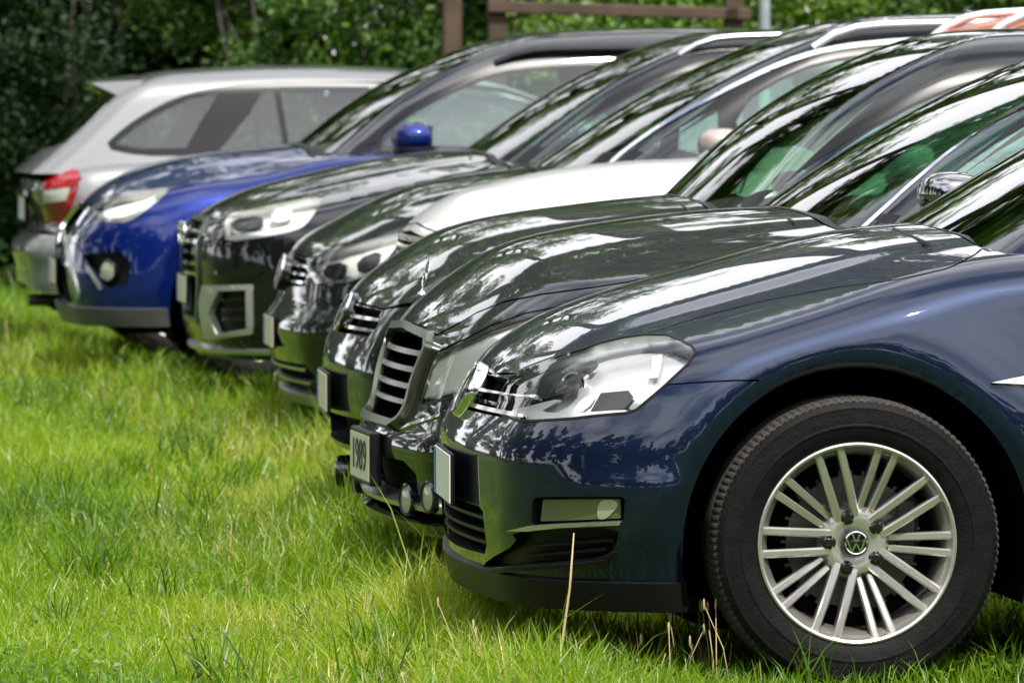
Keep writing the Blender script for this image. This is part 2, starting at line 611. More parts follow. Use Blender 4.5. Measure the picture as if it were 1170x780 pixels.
def patch(ch, poly, off, thick, g=0.02, bevel=0.0):
    """a plate that follows the surface, its face at off, thick deep. returns V, F, N(for face part)"""
    poly = np.asarray(poly)
    lo, hi = poly.min(0), poly.max(0)
    us = np.arange(lo[0]+g/2, hi[0], g); vs = np.arange(lo[1]+g/2, hi[1], g)
    G = np.array([(a, b) for a in us for b in vs]).reshape(-1, 2)
    if len(G): G = G[in_poly(poly, G)]
    Q, T = cdt(G, [poly])
    T = T[in_poly(poly, Q[T].mean(1))]
    P, N, T, ok = tri_mesh(ch, Q, T)
    P, N, T = compact(P, N, T[ok])
    A = P+N*off; B = P+N*(off-thick)
    n = len(P)
    V = np.concatenate([A, B, A])           # last copy: crisp side walls
    F = [tuple(t) for t in T]
    for a, b in rim_edges(T):
        if abs(P[a, 1]) < 1e-5 and abs(P[b, 1]) < 1e-5: continue
        F.append((a+2*n, b+2*n, b+n, a+n)[::-1])
    NN = np.concatenate([N, N, N])
    return V, F, NN

class Plates:
    """several patches in one part"""
    def __init__(s): s.V = []; s.F = []; s.N = []; s.n = 0
    def add(s, V, F, N, mir=False):
        s.V.append(V); s.N.append(N); s.F += [tuple(i+s.n for i in f) for f in F]; s.n += len(V)
        if mir:
            s.V.append(V*[1, -1, 1]); s.N.append(N*[1, -1, 1]); s.F += [tuple(i+s.n for i in f)[::-1] for f in F]; s.n += len(V)
        return s
    def build(s, name, mat, parent):
        return mesh_obj(name, np.concatenate(s.V), s.F, mat, parent, smooth=True)

# ------------------------------------------------------------------ wheels
def spoke_bar(mb, a, off, r0, r1, w0, w1, y0, y1, th, hb=.62):
    """a bar parallel to the radius at angle a, shifted sideways by off; y is out of the wheel (negative = outward)"""
    ca, sa = math.cos(a), math.sin(a)
    V = []
    for r, wd, y in ((r0, w0, y0), ((r0+r1)/2, (w0+w1)/2, (y0+y1)/2-.004), (r1, w1, y1)):
        for t, dy in ((-.5, th), (-.5, .004), (-.30, 0), (.30, 0), (.5, .004), (.5, th)):
            o = off*(hb + (1-hb)*(r-r0)/(r1-r0))+t*wd
            V.append((ca*r-sa*o, y+dy, sa*r+ca*o))
    F = []
    for k in range(2):
        for i in range(5):
            F.append((k*6+i, k*6+i+1, (k+1)*6+i+1, (k+1)*6+i))
    F.append(tuple(range(6))[::-1]); F.append(tuple(range(12, 18)))
    mb.add(V, F)

def badge_strokes(mb, R, y, th=.004):
    """round two-letter badge in the x-z plane facing -y"""
    mb.lathe([(R*.86, y+th), (R*.86, y), (R*.93, y-.001), (R, y), (R, y+th)], n=40)
    def stroke(p, q, w_=.13):
        p = np.array(p)*R; q = np.array(q)*R; d = (q-p)/np.linalg.norm(q-p); n_ = np.array([-d[1], d[0]])*w_*R/2
        c = [p-n_, q-n_, q+n_, p+n_]
        V = [(k[0], y, k[1]) for k in c]+[(k[0], y+th, k[1]) for k in c]
        mb.add(V, [(0,1,2,3), (7,6,5,4), (0,4,5,1), (1,5,6,2), (2,6,7,3), (3,7,4,0)])
    stroke((-.36, .80), (-.03, .12)); stroke((.36, .80), (.03, .12))
    stroke((-.80, .38), (-.37, -.74)); stroke((.80, .38), (.37, -.74))
    stroke((-.37, -.74), (-.02, -.03)); stroke((.37, -.74), (.02, -.03))

def make_wheel(R=.327, W=.215, Rr=.2245, detail=True, spokes=20):
    """returns dict of meshes, the wheel's outer face towards -y, centre at origin"""
    out = {}
    # tyre: lathe with a grooved shoulder
    n = 360 if detail else 72
    prof = [(Rr-.006, -.088), (Rr+.004, -.097), (Rr+.012, -.101), (Rr+.02, -.105), (Rr+.035, -.1085), (Rr+.037, -.1105), (Rr+.041, -.1105), (Rr+.043, -.109),
            (Rr+.062, -.109), (R-.028, -.106), (R-.024, -.1065), (R-.014, -.1005), (R-.0085, -.096), (R-.0035, -.088), (R-.0005, -.075), (R, -.05), (R, -.036), (R-.007, -.034), (R-.007, -.026), (R, -.024), (R, .024), (R-.007, .026), (R-.007, .034), (R, .036), (R, .06),
            (R-.004, .085), (R-.015, .099), (R-.04, .108), (Rr+.03, .108), (Rr, .095)]
    a = np.linspace(0, 2*PI, n, endpoint=False)
    V = []
    for r, h in prof:
        rr = np.full(n, r)
        if detail and r > R-.0095 and (h < -.04 or h > .04):
            g = (np.arange(n) % 3 == 0)
            rr = rr-np.where(g, .0035, 0)
        V.append(np.stack([rr*np.cos(a), np.full(n, h), rr*np.sin(a)], 1))
    V = np.concatenate(V); F = []; mi = []
    for i in range(len(prof)-1):
        for q in range(n):
            p = (q+1) % n
            F.append((i*n+q, i*n+p, (i+1)*n+p, (i+1)*n+q)); mi.append(1 if prof[i][0] > R-.0095 and prof[i+1][0] > R-.0095 else 0)
    me = bpy.data.meshes.new('tyre'); me.from_pydata(V.tolist(), [], F)
    me.materials.append(M['rubber']); me.materials.append(M['tread'])
    me.polygons.foreach_set('material_index', mi)
    me.polygons.foreach_set('use_smooth', [True]*len(F)); me.set_sharp_from_angle(angle=math.radians(28))
    out['tyre'] = me
    # rim barrel and spokes
    m = MB()
    m.lathe([(Rr+.002, -.094), (Rr+.001, -.099), (Rr-.003, -.1005), (Rr-.008, -.098), (Rr-.011, -.092), (Rr-.016, -.083), (Rr-.024, -.072), (Rr-.030, -.03), (Rr-.034, .06), (Rr-.012, .095)], n=96 if detail else 48)
    yo = -.078
    for k in range(10):
        ang = math.radians(107)+k*2*PI/10
        big = k % 2 == 0
        for s_ in (-1, 1):
            off = (.0262 if big else .0200)*s_
            r0 = .052 if big else .078
            spoke_bar(m, ang, off, r0, Rr-.010,   .0195 if big else .0155, .0180, yo+(.012 if big else .024), -.0935, .030, .76 if big else .62)
    m.lathe([(.0, yo+.018), (.036, yo+.016), (.052, yo+.010), (.070, yo+.014), (.082, yo+.030), (.084, yo+.055)], n=60)
    out['rim'] = m
    b = MB()
    for k in range(1):
        ang = math.radians(107)+k*2*PI/5
        c = (0, 0, 0)
        b.lathe([(.0, .002), (.0085, .002), (.0095, .004), (.0095, .010), (.0155, .0105), (.0165, .02)], c=(c[0], yo, c[2]), n=18)
    out['bolts'] = b
    cap = MB(); cap.lathe([(0, yo-.002), (.022, yo-.002), (.029, yo+.001), (.031, yo+.012)], n=40)
    out['cap'] = cap
    bd = MB()
    badge_strokes(bd, .0265, yo-.0045)
    out['badge'] = bd
    d = MB(); d.lathe([(.07, -.02), (.148, -.02), (.148, .0), (.07, .0)], n=60, close=True)
    # vanes of the vented disc and the caliper
    for k in range(36):
        t = 2*PI*k/36
        R_ = [[math.cos(t), 0, -math.sin(t)], [0, 1, 0], [math.sin(t), 0, math.cos(t)]]
        d.box((.152*math.cos(t), -.012, .152*math.sin(t)), (.014, .014, .006), R_)
    d.box((.125, .0, .03), (.06, .05, .14), bev=.012)
    out['disc'] = d
    h = MB(); h.lathe([(.0, .01), (Rr-.035, .01), (Rr-.035, .03)], n=48)
    out['back'] = h
    fin = {'tyre': me}
    for k, mat, sh in (('rim', 'alloy', 35), ('bolts', 'gloss', 40), ('cap', 'gloss', 40), ('badge', 'chrome', 30), ('disc', 'disc', 30), ('back', 'void', 30)):
        o = out[k].build(k, M[mat], None, sharp=sh)
        fin[k] = o.data
        bpy.data.objects.remove(o)
    return fin

WHEEL_BIG = make_wheel()
WHEEL_FAR = make_wheel(detail=False)

def put_wheel(root, loc, side, kit, scale=1.0, badge=True, steer=0.0):
    t = bpy.data.objects.new('wheel', kit['tyre'])
    # the wheel part is its tyre mesh; rim, cap, bolts are its sub-parts
    link(t, root); t.location = loc; t.scale = (scale, 1, scale)
    t.rotation_euler = (0, 0, (PI if side > 0 else 0)+steer)
    for k, nm in (('rim', 'rim'), ('cap', 'centre_cap'), ('badge', 'badge'), ('disc', 'brake_disc'), ('back', 'wheel_hub')):
        if k == 'badge' and not badge: continue
        c = bpy.data.objects.new(nm, kit[k]); link(c, t)
    if kit is WHEEL_BIG:
        for k in range(5):
            a = math.radians(107)+k*2*PI/5
            c = bpy.data.objects.new('wheel_bolt', kit['bolts']); link(c, t); c.location = (.0585*math.cos(a), 0, .0585*math.sin(a))
    return t

# ------------------------------------------------------------------ the car builder
# outlines of lamps, intakes, seams and trims in the surface coordinates of each body (u along it, v elevation)
OUTLINES = {
'A.headlight': [[-1.1576,0.1115],[-1.172,0.1228],[-1.1869,0.1342],[-1.1956,0.1472],[-1.2036,0.1603],[-1.2015,0.1732],[-1.1998,0.1863],[-1.1996,0.1996],[-1.17,0.2095],[-1.1438,0.2195],[-1.1208,0.2295],[-1.0863,0.2356],[-1.0549,0.2418],[-1.0262,0.248],[-1.0002,0.2543],[-0.9754,0.2587],[-0.9527,0.2632],[-0.9319,0.268],[-0.9129,0.2731],[-0.8953,0.2783],[-0.8789,0.2838],[-0.8662,0.291],[-0.8547,0.2985],[-0.8442,0.3065],[-0.8291,0.3116],[-0.8142,0.3169],[-0.7996,0.3222],[-0.7851,0.3276],[-0.7684,0.3306],[-0.7519,0.3337],[-0.7355,0.3367],[-0.7191,0.3397],[-0.6978,0.3386],[-0.6769,0.3375],[-0.6564,0.3363],[-0.6363,0.3351],[-0.6141,0.326],[-0.5931,0.3173],[-0.5731,0.3088],[-0.5475,0.2958],[-0.5256,0.2846],[-0.5092,0.2685],[-0.5114,0.2566],[-0.5139,0.2451],[-0.5167,0.234],[-0.5241,0.2231],[-0.5317,0.2123],[-0.5394,0.2019],[-0.5473,0.1916],[-0.5553,0.1815],[-0.5651,0.1706],[-0.5751,0.1599],[-0.5852,0.1493],[-0.594,0.1405],[-0.6029,0.1317],[-0.6118,0.123],[-0.6214,0.1194],[-0.631,0.1157],[-0.6469,0.1139],[-0.663,0.1121],[-0.6794,0.1103],[-0.696,0.1085],[-0.7129,0.1066],[-0.726,0.1048],[-0.7394,0.103],[-0.753,0.1012],[-0.7669,0.0994],[-0.7835,0.0981],[-0.8007,0.0969],[-0.8185,0.0956],[-0.8373,0.0943],[-0.857,0.093],[-0.878,0.0917],[-0.9018,0.0912],[-0.9282,0.0906],[-0.9582,0.09],[-1.0045,0.0944],[-1.0599,0.0988],[-1.1065,0.1051]],
'A.hoodline': [[-1.568,0.2048],[-1.4629,0.2092],[-1.3744,0.2117],[-1.2977,0.213],[-1.2301,0.2134],[-1.1697,0.2134],[-1.144,0.2214],[-1.1208,0.2295],[-1.0863,0.2356],[-1.0549,0.2418],[-1.0262,0.248],[-1.0002,0.2543],[-0.9754,0.2587],[-0.9527,0.2632],[-0.9319,0.268],[-0.9129,0.2731],[-0.8953,0.2783],[-0.8789,0.2838],[-0.8662,0.291],[-0.8547,0.2985],[-0.8442,0.3065],[-0.8291,0.3116],[-0.8142,0.3169],[-0.7996,0.3222],[-0.7851,0.3276],[-0.7684,0.3306],[-0.7519,0.3337],[-0.7355,0.3367],[-0.7191,0.3397],[-0.7065,0.3469],[-0.6937,0.3542],[-0.6808,0.3616],[-0.6677,0.3691],[-0.6537,0.379],[-0.6394,0.3891],[-0.6249,0.3993],[-0.6099,0.4098],[-0.5946,0.4205],[-0.577,0.4282],[-0.5591,0.4359],[-0.5408,0.4436],[-0.5223,0.4512],[-0.5033,0.4588],[-0.4841,0.4663],[-0.4645,0.4736],[-0.4445,0.4808],[-0.4242,0.4878],[-0.4037,0.4947],[-0.3828,0.5014],[-0.3595,0.5051],[-0.3362,0.5085],[-0.3129,0.5118],[-0.2896,0.5148],[-0.2664,0.5174],[-0.2432,0.5197],[-0.2201,0.5216],[-0.1973,0.5233],[-0.1746,0.5246],[-0.1521,0.5257],[-0.1314,0.5238],[-0.111,0.5218],[-0.0911,0.5197],[-0.0716,0.5175],[-0.0525,0.5152],[-0.0337,0.5129],[-0.0153,0.5105],[0.0021,0.5084],[0.0166,0.5093],[0.0313,0.5106],[0.0461,0.5123],[0.061,0.5142],[0.076,0.5164],[0.0898,0.5201],[0.1035,0.524],[0.1173,0.528],[0.1312,0.5321],[0.1446,0.5409],[0.1582,0.5503],[0.1721,0.5608],[0.1874,0.5794],[0.2035,0.6007],[0.2199,0.6244],[0.2382,0.6605],[0.2574,0.7026],[0.2757,0.7435],[0.2924,0.7796]],
'A.bumperseam': [[-0.5564,0.1815],[-0.5429,0.1829],[-0.5296,0.1844],[-0.5163,0.1859],[-0.5015,0.1874],[-0.4868,0.1891],[-0.4722,0.1907],[-0.4577,0.1924],[-0.4432,0.1939],[-0.4288,0.1955],[-0.4145,0.1972],[-0.4002,0.199],[-0.3867,0.1999],[-0.3732,0.2009],[-0.3598,0.202],[-0.3463,0.2033]],
'A.uppergrille': [[-1.2912,0.1858],[-1.4611,0.1972],[-1.5587,0.2025],[-1.4543,0.2065],[-1.3661,0.2087],[-1.2897,0.2096],[-1.2222,0.2098],[-1.162,0.2095],[-1.1787,0.1995],[-1.1974,0.1896],[-1.2018,0.1781],[-1.2069,0.1667],[-1.2119,0.1554],[-1.2013,0.1427],[-1.1902,0.1303],[-1.1792,0.118],[-1.2117,0.1127],[-1.2461,0.1072],[-1.3081,0.1054],[-1.3768,0.103],[-1.4537,0.0999],[-1.5415,0.0957],[-1.5597,0.1114],[-1.5151,0.1271],[-1.4669,0.1426],[-1.4152,0.1578],[-1.3593,0.1725]],
'A.fogrecess': [[-0.8494,-0.0712],[-0.8303,-0.0697],[-0.8119,-0.0682],[-0.794,-0.0668],[-0.7765,-0.0655],[-0.7577,-0.0646],[-0.7393,-0.0637],[-0.7215,-0.063],[-0.7043,-0.0623],[-0.6878,-0.0618],[-0.6717,-0.0613],[-0.6559,-0.0609],[-0.6403,-0.0605],[-0.6249,-0.0601],[-0.6173,-0.0655],[-0.6184,-0.0765],[-0.6198,-0.0876],[-0.6212,-0.0988],[-0.625,-0.11],[-0.6289,-0.1213],[-0.6436,-0.1222],[-0.6586,-0.1231],[-0.6737,-0.1241],[-0.6892,-0.1251],[-0.705,-0.1263],[-0.7215,-0.1276],[-0.7386,-0.1291],[-0.7562,-0.1307],[-0.7727,-0.1313],[-0.7896,-0.132],[-0.807,-0.1327],[-0.8248,-0.1335],[-0.8432,-0.1344],[-0.8624,-0.1355],[-0.8705,-0.1286],[-0.8679,-0.1162],[-0.8655,-0.1039],[-0.8633,-0.0916],[-0.8612,-0.0794]],
'A.ventrecess': [[-0.8995,-0.1469],[-0.877,-0.1445],[-0.856,-0.1425],[-0.8363,-0.1407],[-0.8172,-0.139],[-0.797,-0.1371],[-0.7774,-0.1352],[-0.7584,-0.1335],[-0.7399,-0.1319],[-0.7244,-0.1306],[-0.7093,-0.1293],[-0.6948,-0.1282],[-0.6807,-0.1272],[-0.6669,-0.1263],[-0.6566,-0.1293],[-0.6465,-0.1325],[-0.6366,-0.1357],[-0.6404,-0.1473],[-0.6444,-0.159],[-0.6501,-0.1676],[-0.6559,-0.1763],[-0.6632,-0.1816],[-0.6706,-0.187],[-0.6846,-0.1908],[-0.6989,-0.1946],[-0.7132,-0.1962],[-0.7278,-0.1979],[-0.7429,-0.1998],[-0.7603,-0.2018],[-0.7783,-0.204],[-0.7969,-0.2063],[-0.8129,-0.2083],[-0.8295,-0.2104],[-0.8468,-0.2127],[-0.8649,-0.2151],[-0.8838,-0.2178],[-0.9041,-0.2208],[-0.9262,-0.2243],[-0.9507,-0.2283],[-0.9784,-0.2331],[-1.0119,-0.2393],[-1.0545,-0.2475],[-1.1026,-0.2566],[-1.1485,-0.2625],[-1.1988,-0.2688],[-1.1673,-0.2545],[-1.1175,-0.2394],[-1.0729,-0.2251],[-1.0267,-0.2111],[-0.9891,-0.1989],[-0.959,-0.1885],[-0.9432,-0.1786],[-0.9286,-0.1692],[-0.9438,-0.1583],[-0.9206,-0.1524]],
'A.hl_lamp_bezel_1769': [[-1.1585,0.1253],[-1.1664,0.1345],[-1.1741,0.1438],[-1.1718,0.153],[-1.169,0.1623],[-1.1563,0.1713],[-1.1442,0.1803],[-1.1219,0.1883],[-1.1014,0.1962],[-1.0725,0.2031],[-1.046,0.2099],[-1.023,0.2145],[-1.0015,0.2191],[-0.9816,0.2237],[-0.9576,0.2284],[-0.9361,0.2333],[-0.9164,0.2384],[-0.8997,0.2427],[-0.8839,0.2472],[-0.869,0.2519],[-0.8497,0.2576],[-0.8315,0.2636],[-0.8119,0.2625],[-0.8086,0.2485],[-0.8149,0.2367],[-0.8224,0.2316],[-0.8303,0.2267],[-0.8296,0.2181],[-0.8296,0.2097],[-0.8224,0.198],[-0.8166,0.1867],[-0.8219,0.1793],[-0.8276,0.172],[-0.844,0.1682],[-0.8612,0.1645],[-0.8801,0.1605],[-0.9002,0.1565],[-0.9227,0.1523],[-0.9474,0.148],[-0.9705,0.1444],[-0.9963,0.1407],[-1.0187,0.1375],[-1.0419,0.1342],[-1.0637,0.1307],[-1.0862,0.1272],[-1.107,0.1237],[-1.1284,0.12]],
'A.hl_lamp_bezel_1184': [[-0.7195,0.1642],[-0.7047,0.1657],[-0.6901,0.1672],[-0.6759,0.1687],[-0.6618,0.1703],[-0.648,0.1718],[-0.6385,0.1629],[-0.6295,0.154],[-0.6351,0.1453],[-0.6408,0.1365],[-0.6464,0.1279],[-0.6629,0.1267],[-0.6796,0.1254],[-0.6967,0.1242],[-0.7141,0.123],[-0.7319,0.1217],[-0.7286,0.1322],[-0.7254,0.1427],[-0.7223,0.1534]],
'A.hl_running_light_1672': [[-1.0742,0.1173],[-1.0323,0.122],[-0.9933,0.1265],[-0.9665,0.1295],[-0.9427,0.1326],[-0.9212,0.1357],[-0.899,0.1389],[-0.8784,0.1422],[-0.859,0.1454],[-0.838,0.1456],[-0.8508,0.1361],[-0.8592,0.1319],[-0.8678,0.1277],[-0.8787,0.124],[-0.8898,0.1202],[-0.8674,0.1159],[-0.8469,0.1156],[-0.8277,0.1153],[-0.8094,0.115],[-0.7927,0.1156],[-0.7766,0.1162],[-0.761,0.1168],[-0.7459,0.1174],[-0.7279,0.1189],[-0.7104,0.1203],[-0.6933,0.1217],[-0.6766,0.1232],[-0.6647,0.1237],[-0.653,0.1241],[-0.6414,0.1246],[-0.6365,0.1218],[-0.6513,0.1192],[-0.6661,0.1167],[-0.6825,0.1147],[-0.699,0.1128],[-0.7159,0.1109],[-0.7332,0.109],[-0.7499,0.1075],[-0.7671,0.106],[-0.7848,0.1046],[-0.8032,0.1031],[-0.8213,0.102],[-0.8402,0.101],[-0.8602,0.0999],[-0.8815,0.0988],[-0.9025,0.0986],[-0.9254,0.0983],[-0.951,0.098],[-0.9748,0.0995],[-1.0024,0.101],[-1.0532,0.1049],[-1.0965,0.1098]],
'A.hl_running_light_1062': [[-0.7578,0.1543],[-0.7465,0.1575],[-0.7353,0.1608],[-0.7284,0.1532],[-0.7326,0.1426],[-0.737,0.132],[-0.7443,0.1259],[-0.7517,0.1198],[-0.7621,0.118],[-0.7728,0.1163],[-0.78,0.1236],[-0.7764,0.1327],[-0.7729,0.1418],[-0.7653,0.148]],
'A.hl_lamp_fin_1242': [[-0.6591,0.2957],[-0.6469,0.2989],[-0.6346,0.302],[-0.6208,0.2807],[-0.6121,0.2623],[-0.6072,0.2485],[-0.6035,0.2354],[-0.6007,0.2228],[-0.6103,0.2215],[-0.62,0.2202],[-0.6255,0.2367],[-0.6328,0.2543],[-0.6432,0.2735]],
'A.hl_c': [[-0.825,0.1935]],
'A.hl_c645': [[-0.8566,0.2029]],
'A.foglamp': [[-0.8387,-0.0762],[-0.8187,-0.075],[-0.7994,-0.0739],[-0.7805,-0.0728],[-0.7622,-0.0718],[-0.7444,-0.0709],[-0.7271,-0.0701],[-0.7103,-0.0693],[-0.6941,-0.0686],[-0.6785,-0.0681],[-0.6631,-0.0676],[-0.648,-0.0671],[-0.633,-0.0667],[-0.633,-0.0805],[-0.6333,-0.0943],[-0.6337,-0.1083],[-0.6492,-0.109],[-0.6649,-0.1098],[-0.6809,-0.1106],[-0.6972,-0.1115],[-0.7141,-0.1126],[-0.7317,-0.1138],[-0.7499,-0.1152],[-0.7687,-0.1166],[-0.7881,-0.1182],[-0.8081,-0.1198],[-0.8286,-0.1215],[-0.85,-0.1234],[-0.847,-0.1115],[-0.8441,-0.0997],[-0.8414,-0.088]],
'A.fogbulb': [[-0.6691,-0.0697],[-0.6594,-0.069],[-0.6516,-0.0692],[-0.6456,-0.0704],[-0.6415,-0.0726],[-0.6391,-0.0758],[-0.6383,-0.0791],[-0.639,-0.0826],[-0.6412,-0.0862],[-0.6449,-0.09],[-0.6488,-0.0937],[-0.6528,-0.0975],[-0.6569,-0.1013],[-0.6612,-0.1051],[-0.6658,-0.1079],[-0.6708,-0.1099],[-0.676,-0.111],[-0.6817,-0.1111],[-0.6855,-0.1087],[-0.6875,-0.1036],[-0.6876,-0.0961],[-0.686,-0.0859],[-0.6824,-0.0782],[-0.6767,-0.0727]],
'A.strip': [[-0.9694,-0.154],[-0.9423,-0.1481],[-0.9185,-0.1429],[-0.8969,-0.1382],[-0.8769,-0.1337],[-0.8558,-0.1314],[-0.8358,-0.1294],[-0.8166,-0.1274],[-0.798,-0.1255],[-0.7798,-0.1237],[-0.7611,-0.1221],[-0.7429,-0.1206],[-0.7253,-0.1192],[-0.7083,-0.118],[-0.692,-0.1169],[-0.6762,-0.1159],[-0.6606,-0.115],[-0.6453,-0.1142],[-0.6302,-0.1134],[-0.6307,-0.1198],[-0.6458,-0.1207],[-0.6611,-0.1216],[-0.6767,-0.1226],[-0.6925,-0.1237],[-0.7088,-0.1249],[-0.7258,-0.1262],[-0.7435,-0.1278],[-0.7617,-0.1294],[-0.7804,-0.1311],[-0.7986,-0.1337],[-0.8174,-0.1364],[-0.8367,-0.1391],[-0.8568,-0.142],[-0.8782,-0.1451],[-0.8979,-0.1468],[-0.9192,-0.1487],[-0.9427,-0.1511]],
'A.slat0': [[-0.8763,-0.1751],[-0.8533,-0.1723],[-0.8316,-0.1697],[-0.8108,-0.1672],[-0.7907,-0.165],[-0.7713,-0.1628],[-0.7524,-0.1607],[-0.7342,-0.1588],[-0.7166,-0.1571],[-0.6997,-0.1555],[-0.6834,-0.1541],[-0.6674,-0.1529],[-0.6517,-0.1517],[-0.6524,-0.1566],[-0.6681,-0.1578],[-0.6841,-0.1591],[-0.7004,-0.1605],[-0.7173,-0.162],[-0.7349,-0.1638],[-0.7531,-0.1657],[-0.7719,-0.1677],[-0.7914,-0.1699],[-0.8114,-0.1722],[-0.8323,-0.1746],[-0.854,-0.1772],[-0.8771,-0.1801]],
'A.slat1': [[-0.913,-0.2005],[-0.8882,-0.197],[-0.8655,-0.1939],[-0.8443,-0.1911],[-0.8242,-0.1885],[-0.8048,-0.1861],[-0.7861,-0.1839],[-0.7681,-0.1818],[-0.7505,-0.1798],[-0.7335,-0.1779],[-0.717,-0.1762],[-0.7011,-0.1747],[-0.6857,-0.1733],[-0.6706,-0.172],[-0.6714,-0.177],[-0.6866,-0.1783],[-0.702,-0.1797],[-0.7179,-0.1812],[-0.7344,-0.1829],[-0.7514,-0.1848],[-0.7689,-0.1868],[-0.787,-0.1889],[-0.8056,-0.1911],[-0.825,-0.1935],[-0.8452,-0.1961],[-0.8665,-0.1989],[-0.8893,-0.202],[-0.9141,-0.2057]],
'A.lip2': [[-1.2777,-0.3085],[-1.5268,-0.3036],[-1.4793,-0.2974],[-1.376,-0.2909],[-1.2908,-0.2846],[-1.2178,-0.2785],[-1.1498,-0.2672],[-1.09,-0.2566],[-1.0367,-0.2465],[-0.993,-0.2382],[-0.9591,-0.2323],[-0.9306,-0.2277],[-0.9053,-0.2239],[-0.8819,-0.2205],[-0.8603,-0.2176],[-0.84,-0.215],[-0.8206,-0.2126],[-0.8021,-0.2105],[-0.7843,-0.2085],[-0.7671,-0.2066],[-0.7506,-0.2044],[-0.7345,-0.2024],[-0.7189,-0.2004],[-0.7038,-0.1986],[-0.689,-0.1969],[-0.6745,-0.1953],[-0.6608,-0.185],[-0.6473,-0.1748],[-0.6441,-0.1787],[-0.6566,-0.1899],[-0.6695,-0.2012],[-0.685,-0.2029],[-0.7008,-0.2047],[-0.7169,-0.2067],[-0.7336,-0.2088],[-0.7507,-0.211],[-0.7684,-0.2134],[-0.7857,-0.2156],[-0.8036,-0.2178],[-0.8222,-0.2203],[-0.8417,-0.223],[-0.8622,-0.2259],[-0.8841,-0.2292],[-0.9078,-0.2329],[-0.9335,-0.2371],[-0.9627,-0.2423],[-0.9975,-0.2488],[-1.0431,-0.2579],[-1.0978,-0.2687],[-1.1594,-0.2801],[-1.2298,-0.2922],[-1.3082,-0.3015],[-1.4014,-0.3111],[-1.5178,-0.3208],[-1.4593,-0.3301],[-1.1848,-0.3315],[-1.1804,-0.3202]],
'A.pdc0': [[-0.7937,0.0145]],
'A.pdc1': [[-0.8866,0.0293]],
'B.hoodline': [[-1.2667,0.1994],[-1.2073,0.2031],[-1.154,0.2062],[-1.1122,0.2143],[-1.0753,0.2222],[-1.0422,0.2302],[-1.0169,0.2395],[-0.9938,0.249],[-0.9725,0.2587],[-0.9528,0.2685],[-0.9289,0.2739],[-0.9063,0.2795],[-0.8853,0.2852],[-0.8657,0.2911],[-0.8472,0.2972],[-0.8197,0.2999],[-0.7941,0.3028],[-0.7699,0.306],[-0.7469,0.3094],[-0.7249,0.3129],[-0.7036,0.3166],[-0.6818,0.3188],[-0.6607,0.3212],[-0.6402,0.3236],[-0.6202,0.3262],[-0.6005,0.329],[-0.5812,0.3318],[-0.5622,0.3347],[-0.5435,0.3377],[-0.5244,0.3415],[-0.5055,0.3454],[-0.4866,0.3494],[-0.4679,0.3535],[-0.4491,0.3577],[-0.4335,0.3638],[-0.4179,0.3702],[-0.4022,0.3768],[-0.3864,0.3838],[-0.3705,0.3912],[-0.3544,0.3987],[-0.3365,0.4081],[-0.3182,0.4177],[-0.2993,0.4275],[-0.2799,0.4374],[-0.2599,0.4476],[-0.2393,0.4579],[-0.2179,0.468],[-0.196,0.4779],[-0.1745,0.4878],[-0.1524,0.4976],[-0.1298,0.5073],[-0.1065,0.5169],[-0.0827,0.5264],[-0.0583,0.5359],[-0.0332,0.5453]],
'B.headlight': [[-1.1724,0.0153],[-1.1623,0.0333],[-1.1522,0.0512],[-1.1441,0.0682],[-1.1384,0.0852],[-1.1337,0.1013],[-1.13,0.1175],[-1.1163,0.1281],[-1.1029,0.1387],[-1.0796,0.1435],[-1.0571,0.1482],[-1.0285,0.1532],[-1.0011,0.1581],[-0.9691,0.1632],[-0.9404,0.1683],[-0.9164,0.1733],[-0.895,0.1784],[-0.8756,0.1837],[-0.8523,0.1907],[-0.8309,0.1978],[-0.811,0.205],[-0.7898,0.2111],[-0.7696,0.2174],[-0.7503,0.2237],[-0.7345,0.2275],[-0.7191,0.2314],[-0.7041,0.2353],[-0.6893,0.2393],[-0.6745,0.2407],[-0.6599,0.2421],[-0.6455,0.2436],[-0.6311,0.2399],[-0.6171,0.2363],[-0.6132,0.2244],[-0.6099,0.2128],[-0.615,0.1998],[-0.6206,0.1871],[-0.6265,0.1746],[-0.637,0.1644],[-0.6477,0.1543],[-0.6585,0.1441],[-0.6694,0.134],[-0.683,0.1252],[-0.6968,0.1164],[-0.7107,0.1076],[-0.7249,0.0988],[-0.7393,0.09],[-0.7538,0.083],[-0.7686,0.0761],[-0.7839,0.0691],[-0.7996,0.0621],[-0.8156,0.0581],[-0.8322,0.0541],[-0.8496,0.0501],[-0.875,0.0446],[-0.9031,0.0388],[-0.9316,0.0335],[-0.965,0.0279],[-1.0031,0.0222],[-1.045,0.0162],[-1.087,0.0102],[-1.1316,0.004]],
'B.brow': [[-1.1294,0.1363],[-1.1128,0.145],[-1.0965,0.1536],[-1.0557,0.16],[-1.0175,0.166],[-0.9824,0.1718],[-0.9505,0.1775],[-0.9232,0.1833],[-0.9001,0.1903],[-0.8796,0.1974],[-0.8609,0.2047],[-0.8435,0.2122],[-0.8273,0.2198],[-0.8077,0.2252],[-0.789,0.2306],[-0.7711,0.2362],[-0.7538,0.2419],[-0.737,0.2476],[-0.7206,0.2534],[-0.7029,0.2566],[-0.6856,0.2599],[-0.6686,0.2632],[-0.652,0.2666],[-0.6357,0.27],[-0.6195,0.2735]],
